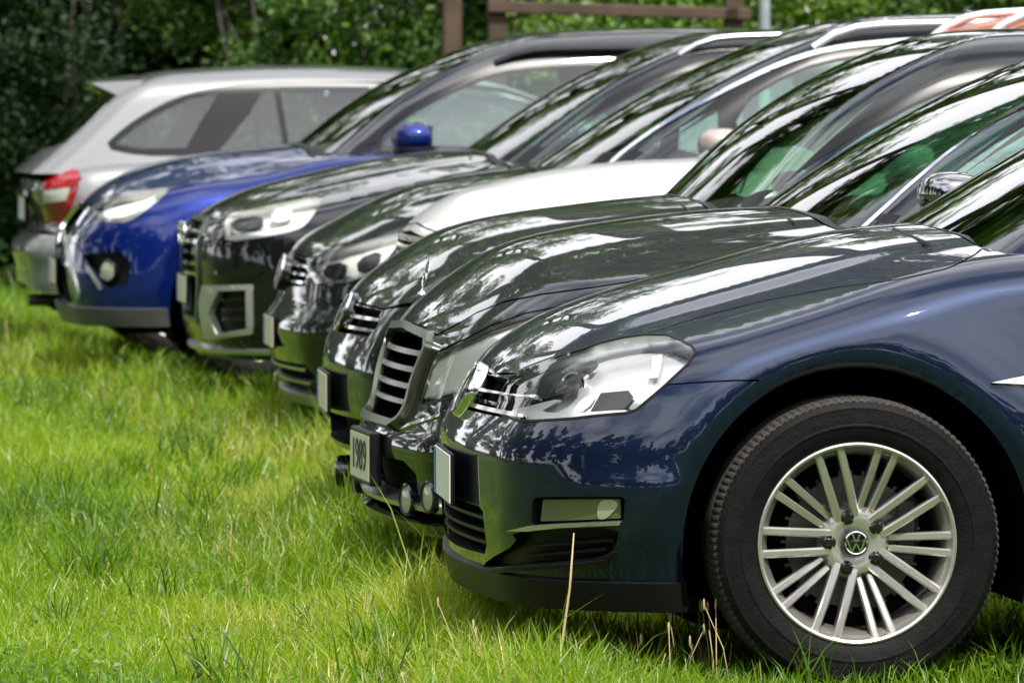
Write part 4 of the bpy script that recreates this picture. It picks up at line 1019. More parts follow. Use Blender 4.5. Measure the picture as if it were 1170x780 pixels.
    def interior(s, seat='seat', xs=1.55, dash=True):
        z = .30
        for sy in (-.36, .36):
            m = MB()
            m.box((xs+.55, sy, .55), (.52, .50, .16), bev=.05)
            R = Matrix.Rotation(math.radians(-20), 3, 'Y')
            R = Matrix.Rotation(math.radians(20), 3, 'Y')
            m.box((xs+.90, sy, .83), (.13, .48, .58), np.array(R), bev=.05)
            m.box((xs+1.04, sy, 1.20), (.09, .26, .17), np.array(R), bev=.04)
            m.tube([(xs+1.0, sy-.06, 1.08), (xs+1.03, sy-.06, 1.16)], .008, 6); m.tube([(xs+1.0, sy+.06, 1.08), (xs+1.03, sy+.06, 1.16)], .008, 6)
            s.add(m, 'seat', seat)
        m = MB()
        m.box((min(xs+1.75, s.L-.95), 0, .82), (.14, 1.18, .52), np.array(Matrix.Rotation(math.radians(20), 3, 'Y')), bev=.05)
        s.add(m, 'rear_seat', seat)
        if dash:
            m = MB(); m.box((xs-.10, 0, .82), (.50, 1.26, .26), bev=.08)
            s.add(m, 'dashboard', 'cabin')
            m = MB(); c = np.array([xs+.26, -.36, .90])
            t = np.linspace(0, 2*PI, 33)
            k = math.radians(25)
            m.tube([c+np.array([math.sin(k)*.18*math.sin(q), .18*math.cos(q), math.cos(k)*.18*math.sin(q)]) for q in t], .014, 8, cap=False)
            m.tube([c+np.array([0, -.17, 0]), c+np.array([.0, .17, 0])], .016, 6); m.tube([c, c+np.array([-.25, 0, -.1])], .03, 8)
            s.add(m, 'steering_wheel', 'plastic')
    def mirror_pair(s, x, y, z, mat, sc=1.0, base='plastic', sides=(-1, 1)):
        for sg in sides:
            m = MB(); m.ellipsoid((x, sg*y, z), (.092*sc, .115*sc, .066*sc), p=2.6, nu=32, nv=20)
            # flatten the glass side
            V = m.v[-1]; V[:, 0] = np.minimum(V[:, 0], x+.060*sc)
            k = s.add(m, 'mirror', mat, sharp=50)
            b = MB(); b.box((x+.01, sg*(y-.13*sc), z-.055), (.055, .12, .028), bev=.01); b.ellipsoid((x+.004, sg*y, z-.052*sc), (.088*sc, .112*sc, .030*sc), p=3)
            b.box((x+.063*sc, sg*y, z), (.004, .17*sc, .10*sc), bev=.001)
            s.add(b, 'mirror_base', base, parent=k)
            k.children[0]
    def wipers(s, x=None, z=None):
        x = s.cowl if x is None else x
        m = MB()
        m.box((x+.10, 0, s.hc(x)-.075), (.22, 1.24, .03), bev=.01)
        s.add(m, 'cowl_panel', 'plastic')
        for y0, y1 in ((-.52, .10), (.10, .66)):
            m = MB()
            pts = []
            for t in np.linspace(0, 1, 12):
                y = y0+(y1-y0)*t
                zz = s.hc(x)-.03+.02*t-.07*(y/s.W)**2
                P = march(s.G, np.array([[x+1.0, y, zz]]), np.array([[-1.0, 0, 0]]), 1.6)[0]
                pts.append(P+np.array([-.022, 0, .014]))
            m.tube(pts, .006, 6)
            m.tube([np.array([x+.02, y0, s.hc(x)-.05-.1*(y0/s.W)**2]), (pts[1]+pts[0])/2+np.array([-.03, 0, .01]), pts[6]+np.array([-.012, 0, .008])], [.010, .008, .005], 8)
            m.ellipsoid(np.array([x+.02, y0, s.hc(x)-.05-.1*(y0/s.W)**2]), (.016, .016, .014), 12, 8)
            s.add(m, 'wiper', 'plastic')
    def wheels(s, kit, badge=True, y=None):
        for i, ax in enumerate(s.axles):
            for sg in (-1, 1):
                yy = sg*((s.W-.118) if y is None else y)
                put_wheel(s.root, (ax-s.L/2, yy, s.Rw), sg, kit, s.Rw/.327, badge)

def text_mesh(body, size, depth=.0008):
    cu = bpy.data.curves.new('t', 'FONT'); cu.body = body; cu.size = size; cu.extrude = depth
    cu.align_x = 'CENTER'; cu.align_y = 'CENTER'
    o = bpy.data.objects.new('t', cu); COL.objects.link(o)
    bpy.context.view_layer.update()
    me = bpy.data.meshes.new_from_object(o.evaluated_get(bpy.context.evaluated_depsgraph_get()))
    bpy.data.objects.remove(o)
    return me

def number_plate(car, x, z, text='', tilt=0.0, wd=.52, ht=.11, face='platewhite', blue=True, frame='plastic', fr=.012, deep=.02, y=0.0, lean=0, sxx=1.2, yaw=0.0):
    """front plate facing -x; frame is the part, plate face, band and characters its sub-parts"""
    p = bpy.data.objects.new('x', None)
    m = MB()
    R = np.array(Matrix.Rotation(yaw, 3, 'Z') @ Matrix.Rotation(lean, 3, 'Y'))
    c = np.array([x, y, z])
    m.box(c, (deep, wd+2*fr, ht+2*fr), R, bev=.004)
    k = car.add(m, 'number_plate', frame, sharp=30)
    m = MB(); m.box(c+R@np.array([-deep/2-.001, 0, 0]), (.003, wd, ht), R); car.add(m, 'plate_face', face, parent=k)
    if blue:
        m = MB(); m.box(c+R@np.array([-deep/2-.003, wd/2-.022, 0]), (.002, .042, ht-.004), R); car.add(m, 'plate_band', 'plateblue', parent=k)
    if text:
        me = text_mesh(text, ht*.98)
        V = np.array([v.co[:] for v in me.vertices]); F = [tuple(q.vertices) for q in me.polygons]
        sx = sxx
        W3 = np.stack([-V[:, 2]-deep/2-.004, -V[:, 0]*sx - (0.02 if blue else 0)*1.0, V[:, 1]], 1)
        W3 = W3@R.T+c
        o = mesh_obj('plate_characters', W3+car.off, F, M['ink'], k, smooth=False)
    return k

# ------------------------------------------------------------------ ground, grass, foliage
def fast_mesh(name, V, T, mat, col=None, parent=None, smooth=False, nv=3):
    me = bpy.data.meshes.new(name)
    nV, nT = len(V), len(T)
    me.vertices.add(nV); me.loops.add(nT*nv); me.polygons.add(nT)
    me.vertices.foreach_set('co', np.ascontiguousarray(V, dtype=np.float32).ravel())
    me.loops.foreach_set('vertex_index', np.ascontiguousarray(T, dtype=np.int32).ravel())
    me.polygons.foreach_set('loop_start', np.arange(0, nT*nv, nv, dtype=np.int32))
    me.polygons.foreach_set('loop_total', np.full(nT, nv, dtype=np.int32))
    me.polygons.foreach_set('use_smooth', np.full(nT, smooth))
    me.materials.append(mat)
    if col is not None:
        a = me.attributes.new('tone', 'FLOAT', 'POINT')
        a.data.foreach_set('value', np.ascontiguousarray(col, dtype=np.float32))
    me.update(); me.validate()
    return link(bpy.data.objects.new(name, me), parent)

def leaf_mat(name, stops, transl=.35, gloss=.08, rough=.4):
    m = bpy.data.materials.new(name); m.use_nodes = True
    nt = m.node_tree; nt.nodes.clear()
    o = nt.nodes.new('ShaderNodeOutputMaterial')
    at = nt.nodes.new('ShaderNodeAttribute'); at.attribute_name = 'tone'
    r = ramp(nt, at.outputs['Fac'], stops)
    d = nt.nodes.new('ShaderNodeBsdfDiffuse'); t = nt.nodes.new('ShaderNodeBsdfTranslucent'); g = nt.nodes.new('ShaderNodeBsdfGlossy')
    g.inputs['Roughness'].default_value = rough
    hs = nt.nodes.new('ShaderNodeHueSaturation'); hs.inputs['Hue'].default_value = .485; hs.inputs['Saturation'].default_value = 1.15; hs.inputs['Value'].default_value = 1.5
    nt.links.new(r.outputs[0], d.inputs[0]); nt.links.new(r.outputs[0], hs.inputs['Color']); nt.links.new(hs.outputs[0], t.inputs[0])
    m1 = nt.nodes.new('ShaderNodeMixShader'); m1.inputs[0].default_value = transl
    m2 = nt.nodes.new('ShaderNodeMixShader'); m2.inputs[0].default_value = gloss
    nt.links.new(d.outputs[0], m1.inputs[1]); nt.links.new(t.outputs[0], m1.inputs[2])
    nt.links.new(m1.outputs[0], m2.inputs[1]); nt.links.new(g.outputs[0], m2.inputs[2]); nt.links.new(m2.outputs[0], o.inputs[0])
    return m

M['grass'] = leaf_mat('grass_blades', [(0, (.025, .075, .004)), (.30, (.095, .21, .007)), (.6, (.215, .345, .014)), (.84, (.32, .40, .045)), (.94, (.42, .36, .13)), (1, (.52, .44, .24))], .45, .035, .4)
M['leafdark'] = leaf_mat('dark_leaves', [(0, (.006, .020, .005)), (.6, (.018, .05, .010)), (.93, (.05, .10, .02)), (1, (.12, .12, .04))], .25, .02, .5)  # dark to light leaf sets put the hedge's shade and sun into colour
M['leafmid'] = leaf_mat('mid_leaves', [(0, (.02, .06, .007)), (.6, (.065, .15, .015)), (.93, (.15, .26, .03)), (1, (.26, .24, .10))], .35, .03, .5)
M['leaflight'] = leaf_mat('light_leaves', [(0, (.04, .10, .008)), (.6, (.12, .24, .018)), (1, (.22, .35, .04))], .38, .07, .35)
M['leafwood'] = leaf_mat('wood_leaves', [(0, (.006, .016, .005)), (.6, (.014, .035, .008)), (1, (.03, .06, .012))], .1, .03, .5)  # kept dark as backlit trees: shade put into the leaf colour
M['leaftall'] = leaf_mat('tree_leaves', [(0, (.03, .09, .008)), (.6, (.08, .19, .015)), (1, (.14, .28, .03))], .5, .06, .4)  # brightened as front-lit crowns: sunlight put into the leaf colour
M['bark'] = simple('bark', (.035, .029, .022), rough=.9, bump=1.0, bscale=25, vary=.4)
M['wood'] = simple('old_wood', (.062, .038, .024), rough=.85, bump=.8, bscale=18, vary=.35)
M['zinc'] = simple('galvanised', (.36, .40, .42), rough=.45, metal=.6, vary=.15)

def vnoise(x, y, s, seed=0):
    """smooth value noise"""
    r = np.random.default_rng(seed); g = r.random((64, 64))
    u = (x/s) % 64; v = (y/s) % 64
    i = np.floor(u).astype(int); j = np.floor(v).astype(int); fu = u-i; fv = v-j
    fu = fu*fu*(3-2*fu); fv = fv*fv*(3-2*fv)
    i1 = (i+1) % 64; j1 = (j+1) % 64; i %= 64; j %= 64
    return (g[i, j]*(1-fu)+g[i1, j]*fu)*(1-fv)+(g[i, j1]*(1-fu)+g[i1, j1]*fu)*fv

def ground_z(x, y):
    return .035*(vnoise(x+40, y+40, 1.7, 3)-.5)*np.clip((np.abs(x-4)+np.abs(y-28))*.0+1, 0, 1)

def ground():
    m, nt, b = new_mat('soil_and_grass')
    n = noise_node(nt, 1.3, 8); n2 = noise_node(nt, 40, 4)
    r = ramp(nt, n.outputs[0], [(0.3, (0.03, 0.06, 0.010)), (0.6, (0.055, 0.10, 0.016)), (0.8, (0.11, 0.11, 0.04))])
    nt.links.new(r.outputs[0], b.inputs['Base Color'])
    setp(b, rough=0.95, spec=0.05)
    bp = nt.nodes.new('ShaderNodeBump'); bp.inputs['Strength'].default_value = 0.8; bp.inputs['Distance'].default_value = 0.05
    nt.links.new(n2.outputs[0], bp.inputs['Height']); nt.links.new(bp.outputs[0], b.inputs['Normal'])
    # one sheet: fine in the middle, running out to the horizon
    a = np.concatenate([[-600, -200, -80, -40, -20], np.arange(-10, 30, .5), [40, 60, 100, 250, 600]])
    bb = np.concatenate([[-600, -200, -80, -40, -10], np.arange(0, 60, .5), [80, 120, 250, 600]])
    X, Y = np.meshgrid(a, bb, indexing='ij')
    Z = ground_z(X, Y)-.018
    V = np.stack([X.ravel(), Y.ravel(), Z.ravel()], 1); ny = len(bb)
    F = np.array([(i*ny+j, (i+1)*ny+j, (i+1)*ny+j+1, i*ny+j+1) for i in range(len(a)-1) for j in range(ny-1)])
    o = fast_mesh('ground', V, F, m, smooth=True, nv=4)
    tag(o, kind='structure')

CARX = [(15.26, 1.83), (17.6, 1.906), (20.1, 2.045), (22.55, 2.61), (24.9, 2.36), (27.34, 2.227), (30.0, 1.875), (32.85, 1.8)]
def front_x(y):
    return np.interp(y, [c[0] for c in CARX], [c[1] for c in CARX])

def blades(x, y, h, wd, lean, tone):
    n = len(x)
    az = rng.uniform(0, 2*PI, n); la = rng.uniform(0, 2*PI, n)
    # blades lean mostly one way with a spread
    ca, sa = np.cos(az), np.sin(az)
    lx, ly = np.cos(la)*lean*h, np.sin(la)*lean*h
    z0 = ground_z(x, y)-.02
    P = []
    for t, ww, bend in ((0, 1.0, 0), (.38, .95, .16), (.74, .66, .55)):
        cx = x+lx*bend; cy = y+ly*bend; cz = z0+h*t*(1-.25*lean*lean*t)
        P.append(np.stack([cx-ca*wd*ww/2, cy-sa*wd*ww/2, cz], 1)); P.append(np.stack([cx+ca*wd*ww/2, cy+sa*wd*ww/2, cz], 1))
    P.append(np.stack([x+lx, y+ly, z0+h*(1-.35*lean*lean)], 1))
    V = np.stack(P, 1).reshape(-1, 3)
    b = np.arange(n)*7
    T = np.concatenate([np.stack([b+i, b+j, b+k], 1) for i, j, k in ((0, 1, 3), (0, 3, 2), (2, 3, 5), (2, 5, 4), (4, 5, 6))])
    return V, T, np.repeat(tone, 7)

def grass():
    xs, ys = [], []
    for y0, y1, dn in ((12.9, 15.5, 3000), (15.5, 18, 2500), (18, 22, 1900), (22, 28, 1250), (28, 36, 750), (36, 46, 450)):
        xa, xb = .028*y0-.3, .215*y1+.3
        n = int((xb-xa)*(y1-y0)*dn)
        x = rng.uniform(xa, xb, n); y = rng.uniform(y0, y1, n)
        # thinner inside the row, where the cars keep the light off
        d = x-front_x(y)
        keep = rng.random(n) < np.clip(1-(d-.9)*.5, .28, 1)
        xs.append(x[keep]); ys.append(y[keep])
    # thin band outside the frame for a step to the side
    n = 26000; x = rng.uniform(-6, .4, n); y = rng.uniform(9, 44, n); k = x < .028*y-.3; xs.append(x[k]); ys.append(y[k])
    x = np.concatenate(xs); y = np.concatenate(ys); n = len(x)
    d = x-front_x(y)
    p1 = vnoise(x, y, .9, 11); p2 = vnoise(x, y, .28, 12); p3 = vnoise(x+9, y, 2.3, 13)
    p4 = vnoise(x+3, y+5, 1.15, 21)
    h = .028+.030*p1+.036*rng.random(n)+.042*p2**2+.045*np.clip(p4-.62, 0, 1)
    edge = np.exp(-((d-.10)/.28)**2)
    h *= 1+1.8*edge*(.25+vnoise(x, y, .35, 14))+.25*(d < -.9)*(p3 > .5)
    h *= np.where(rng.random(n) < .02, 1.6, 1)
    h *= np.where(y < 14.35, .8, 1)
    tone = .06+.34*p1+.36*(rng.random(n)-.5)+.36*p3+.14*p2-.42*np.clip(p4-.5, 0, 1)*2*(rng.random(n) < .8)
    # trodden, drier strip along the bumpers
    dry = np.exp(-((d+.28)/.35)**2)*vnoise(x, y, .8, 15)
    tone += .5*dry*(rng.random(n) < .6)
    tone = np.where(rng.random(n) < .035+.20*dry, rng.uniform(.88, 1, n), np.clip(tone, 0, .86))
    sc = np.interp(y, [13, 20, 30, 44], [1, 1.15, 1.6, 2.2])
    wd = rng.uniform(.0020, .0044, n)*sc
    lean = rng.uniform(.1, .95, n)
    V, T, C = blades(x, y, h, wd, lean, tone)
    # tufts of longer, darker blades
    nt_ = 420; tx = rng.uniform(.3, 5.2, nt_); ty = rng.uniform(14, 40, nt_)
    k = rng.integers(14, 40, nt_); bx = np.repeat(tx, k)+rng.normal(0, .035, k.sum()); by = np.repeat(ty, k)+rng.normal(0, .035, k.sum())
    V2, T2, C2 = blades(bx, by, rng.uniform(.10, .19, len(bx)), rng.uniform(.004, .007, len(bx)), rng.uniform(.2, .9, len(bx)), rng.uniform(.0, .4, len(bx)))
    nl = 26000; ly = 12.9+24*rng.random(nl)**1.5; lx = rng.uniform(.04, .215, nl)*ly
    kk = vnoise(lx, ly, .6, 31) > .56; lx, ly = lx[kk], ly[kk]
    LP = np.stack([lx, ly, ground_z(lx, ly)+rng.uniform(.015, .055, len(lx))], 1)
    V3, F3, C3 = leaves(LP, .020, np.clip(rng.normal(.22, .12, len(lx)), 0, .7), 1.2, .8)
    T3 = np.concatenate([F3[:, [0, 1, 2]], F3[:, [0, 2, 3]]])
    o = fast_mesh('grass', np.concatenate([V, V2, V3]), np.concatenate([T, T2+len(V), T3+len(V)+len(V2)]), M['grass'], np.concatenate([C, C2, C3]))
    tag(o, 'sunlit uneven lawn grass growing around and in front of the parked cars', 'grass', kind='stuff')

def stalks():
    """bleached seed stalks by the nearest bumper"""
    r = random.Random(4)
    m = MB()
    spots = [(650, 600, 636, 700, .003)]
    for i in range(46):
        d = r.uniform(-.02, .62); y = 15.26+r.uniform(-.95, -.55)+r.uniform(0, .25); x = 1.83+d
        h = r.uniform(.07, .20); ax, ay = r.uniform(-.3, .3)*h, r.uniform(-.3, .3)*h
        pts = [(x, y, -.01), (x+ax*.3, y+ay*.3, h*.5), (x+ax, y+ay, h)]
        m.tube(pts, [.0016, .0013, .0008], 5)
        if r.random() < .5: m.ellipsoid((x+ax, y+ay, h), (.003, .003, .014), 6, 5)
    x, y = 2.025, 14.33
    m.tube([(x-.03, y, 0), (x-.012, y, .12), (x+.005, y, .24), (x+.014, y, .36)], [.0036, .0032, .0028, .0015], 6)
    o = m.build('dry_stalks', M['straw'], None, smooth=True)
    tag(o, 'dry straw-coloured stalks standing in the grass under the dark blue bumper', 'dry grass', kind='stuff')
M['straw'] = simple('straw', (.42, .32, .17), rough=.8)

def leaves(P, size, tone, flat=.35, asp=.55):
    n = len(P)
    a = rng.normal(size=(n, 3)); a /= np.linalg.norm(a, axis=1)[:, None]
    up = np.array([0, -.25, 1.0])
    nrm = rng.normal(size=(n, 3))+up*flat*3; nrm /= np.linalg.norm(nrm, axis=1)[:, None]
    a = np.cross(a, nrm); a /= np.linalg.norm(a, axis=1)[:, None]+1e-9
    b = np.cross(nrm, a)
    s = size*rng.uniform(.6, 1.25, n)
    A = a*s[:, None]*.5; B = b*(s*asp)[:, None]*.5
    V = np.stack([P-A, P-A*.1+B+nrm*(s*.08)[:, None], P+A, P-A*.1-B+nrm*(s*.08)[:, None]], 1).reshape(-1, 3)
    k = np.arange(n)*4
    F = np.stack([k, k+1, k+2, k+3], 1)
    return V, F, np.repeat(tone, 4)

def clumps(n, c, r, nc, cr, seed, hollow=.55):
    """points in leaf clumps spread through an ellipsoid crown"""
    q = np.random.default_rng(seed)
    d = q.normal(size=(nc, 3)); d /= np.linalg.norm(d, axis=1)[:, None]
    rad = q.uniform(hollow, 1, nc)**.6
    C = d*rad[:, None]*np.array(r)+np.array(c)
    sz = q.uniform(.5, 1.2, nc)*cr
    idx = q.integers(0, nc, n)
    e = q.normal(size=(n, 3)); e /= np.linalg.norm(e, axis=1)[:, None]
    P = C[idx]+e*(q.random(n)**.5*sz[idx])[:, None]*np.array([1, 1, .75])
    tone = np.clip(q.normal(.42, .2, n)+q.normal(0, .13, nc)[idx], 0, 1)
    return P, tone, C

def bush(loc, w_, h, dpt, n, size, mat, label, seed, kind='shrub', group='bushes of the hedge'):
    root = empty(kind, loc)
    tag(root, label, kind, group)
    P, tone, C = clumps(n, (0, 0, h*.5), (w_*.55, dpt*.5, h*.52), max(20, int(w_*h*dpt*3.2)), .42, seed, .2)
    P = P[P[:, 2] > .03]; tone = tone[:len(P)]
    V, F, T = leaves(P, size, tone)
    fast_mesh('foliage', V, F, mat, T, root, nv=4)
    m = MB(); r = random.Random(seed)
    for i in range(9):
        x0, y0 = r.uniform(-.12, .12)*w_, r.uniform(-.1, .1)*dpt
        x1, y1 = r.uniform(-.4, .4)*w_, r.uniform(-.35, .35)*dpt
        m.tube([(x0, y0, -.05), ((x0+x1)/2+r.uniform(-.1, .1), (y0+y1)/2, h*.3), (x1, y1, h*.58)], [.035, .022, .008], 6)
    m.build('stem', M['bark'], root, smooth=True)
    return root

def tree(loc, h, cr, base, n, size, label, seed, mat='leaftall', group='tall trees behind the hedge'):
    root = empty('tree', loc)
    tag(root, label, 'tree', group)
    P, tone, C = clumps(n, (0, 0, (base+h)/2), (cr, cr, (h-base)/2), int(55*cr/3), cr*.30, seed, .35)
    V, F, T = leaves(P, size, tone, .25, .7)
    fast_mesh('crown', V, F, M[mat], T, root, nv=4)
    m = MB(); r = random.Random(seed)
    tr = .03*h
    m.tube([(0, 0, -.1), (.05, 0, h*.2), (r.uniform(-.2, .2), .1, h*.45), (r.uniform(-.3, .3), 0, h*.85)], [tr*1.3, tr, tr*.7, tr*.2], 10)
    for i in range(min(26, len(C))):
        c = C[i]; z0 = max(base*.7, c[2]-.35*math.hypot(c[0], c[1])-.5)
        m.tube([(0, 0, min(z0, h*.8)), (c[0]*.5, c[1]*.5, (z0+c[2])/2+.15), tuple(c)], [tr*.38, tr*.22, tr*.07], 6)
    m.build('trunk', M['bark'], root, smooth=True)
    return root

def surroundings():
    ground(); grass(); stalks()
    B = [(-1.2, 43.6, 2.4, 3.6, 'leafdark', 'dense dark green bush of the hedge outside the left edge of the photograph'),  # dark bushes left, light ones right: shade and sun painted by leaf tone
         (1.0, 43.4, 2.2, 3.8, 'leafdark', 'dark bush at the far left of the hedge'),
         (2.7, 43.0, 2.1, 4.0, 'leafdark', 'very dark leafy bush behind the tail of the silver hatchback'),
         (4.3, 43.1, 2.0, 3.6, 'leafmid', 'mid green bush with pale twigs above the roof of the silver hatchback'),
         (5.7, 43.3, 1.9, 3.4, 'leaflight', 'bright green bush left of the wooden fence'),
         (7.3, 44.0, 2.2, 3.0, 'leaflight', 'light green bush growing behind the wooden fence'),
         (9.0, 44.2, 2.2, 3.1, 'leafmid', 'green bush behind the fence beside the grey metal post'),
         (10.9, 44.0, 2.4, 3.6, 'leafdark', 'dark bush beyond the grey metal post at the right')]
    B += [(x_, 46.2, 3.9, 5.2, 'leafdark', lb_) for x_, lb_ in ((-1.5, 'tall dark bush in the back row of the hedge, outside the left edge'), (1.4, 'tall dark bush in the back row of the hedge, farthest left in view'), (4.2, 'tall dark bush in the hedge back row, behind the silver hatchback roof'), (7.0, 'tall dark bush in the back row of the hedge, behind the fence posts'), (9.8, 'tall dark bush in the back row of the hedge, behind the metal post'), (12.6, 'tall dark bush in the back row of the hedge, farthest right'))]
    for i, (x, y, w_, h, mt, lb) in enumerate(B):
        bush((x, y, 0), w_, h, 1.9, 34000 if 0 < i < 7 else 36000, .062 if i < 8 else .17, M[mt], lb, 100+i)
    Tn = [(-22, 50), (-15, 52), (-9, 49.5), (-3.5, 51.5), (1.5, 50), (6.5, 52), (11.5, 50), (17, 52), (23, 50), (30, 52)]
    nmz = ('farthest left', 'second from the left', 'third from the left', 'fourth from the left', 'fifth from the left', 'sixth from the left', 'seventh from the left', 'eighth from the left', 'ninth from the left', 'farthest right')
    for i, (x, y) in enumerate(Tn):
        tree((x, y, 0), (23.5, 26, 22.5, 25.5, 24, 26, 23, 26.5, 24, 26)[i], 4.3, 15.5, 12000, .34, 'tall tree with a high crown behind the hedge, %s' % nmz[i], 200+i)
    for i, (x, h) in enumerate([(-13, 12.2), (-7.5, 12.8), (-2.5, 11.4), (2.8, 12.6), (8.2, 11.6), (13.5, 12.6), (19, 11.8)]):
        tree((x, 48.4, 0), h, 3.3, .6, 14000, .22, 'low broad tree just behind the hedge, %s' % nmz[i+0].replace('farthest', 'first'), 230+i, group='low trees behind the hedge')
    for i, (x, y, h, cr_, lb) in enumerate([(-8.5, 27, 16, 4.4, 'tall spreading tree standing beside the lawn left of the cars'), (-11, 37, 18, 5.0, 'tallest tree at the far left end of the lawn')]):
        tree((x, y, 0), h, cr_, 5.0, 15000, .20, lb, 300+i, group='large trees left of the lawn')
    # wood behind the photographer, only met in reflections
    q = np.random.default_rng(5)
    PP = []; TT = []
    ring = [(-34+2.4*i, -17, 13.0) for i in range(34)]+[(-17-.1*i, -14+2.4*i, 15.0) for i in range(26)]+[(34, -12+3*i, 9.5) for i in range(14)]
    for i, (x, y, hh) in enumerate(ring):
        x += q.uniform(-.8, .8); y += q.uniform(-1.5, 1.5); h = hh*q.uniform(.72, 1.1)
        P, t, C = clumps(2400, (x, y, h*.5), (2.1, 1.9, h*.5), 34, 1.15, 400+i, .05)
        PP.append(P); TT.append(t)
    V, F, T = leaves(np.concatenate(PP), .62, np.concatenate(TT), .1, .8)
    o = fast_mesh('woodland', V, F, M['leafwood'], T, nv=4)
    tag(o, 'belt of woodland across the field behind the photographer', 'woodland', kind='stuff')

def fence():
    root = empty('wooden_fence', (7.2, 41.6, 0))
    tag(root, 'weathered brown wooden fence of posts and rails in front of the hedge', 'fence')
    ox, oy = 7.2, 41.6
    for x in (5.13, 5.42, 6.95):
        m = MB(); m.box((x-ox, 0, .95), (.12, .12, 2.0), bev=.012)
        m.build('fence_post', M['wood'], root, sharp=30)
    for z, t, x0, x1 in ((1.80, .075, 5.35, 7.05), (1.15, .09, 5.35, 7.05), (.5, .09, 5.35, 7.05)):
        m = MB(); m.box(((x0+x1)/2-ox, -.085, z), (x1-x0, .045, t), np.array(Matrix.Rotation(math.radians(1.6), 3, 'Y')), bev=.008)
        m.build('fence_rail', M['wood'], root, sharp=30)
    r = empty('metal_post', (7.05, 41.0, 0))
    tag(r, 'round grey galvanised metal post rising in front of the wooden fence', 'post')
    m = MB(); m.tube([(0, 0, -.1), (0, 0, 2.6)], .036, 20); m.build('pole', M['zinc'], r, sharp=50)
    m = MB(); m.lathe([(.0, 2.63), (.03, 2.625), (.041, 2.60), (.041, 2.57)], axis='z', n=20); m.build('cap', M['plastic'], r, sharp=50)
surroundings(); fence()

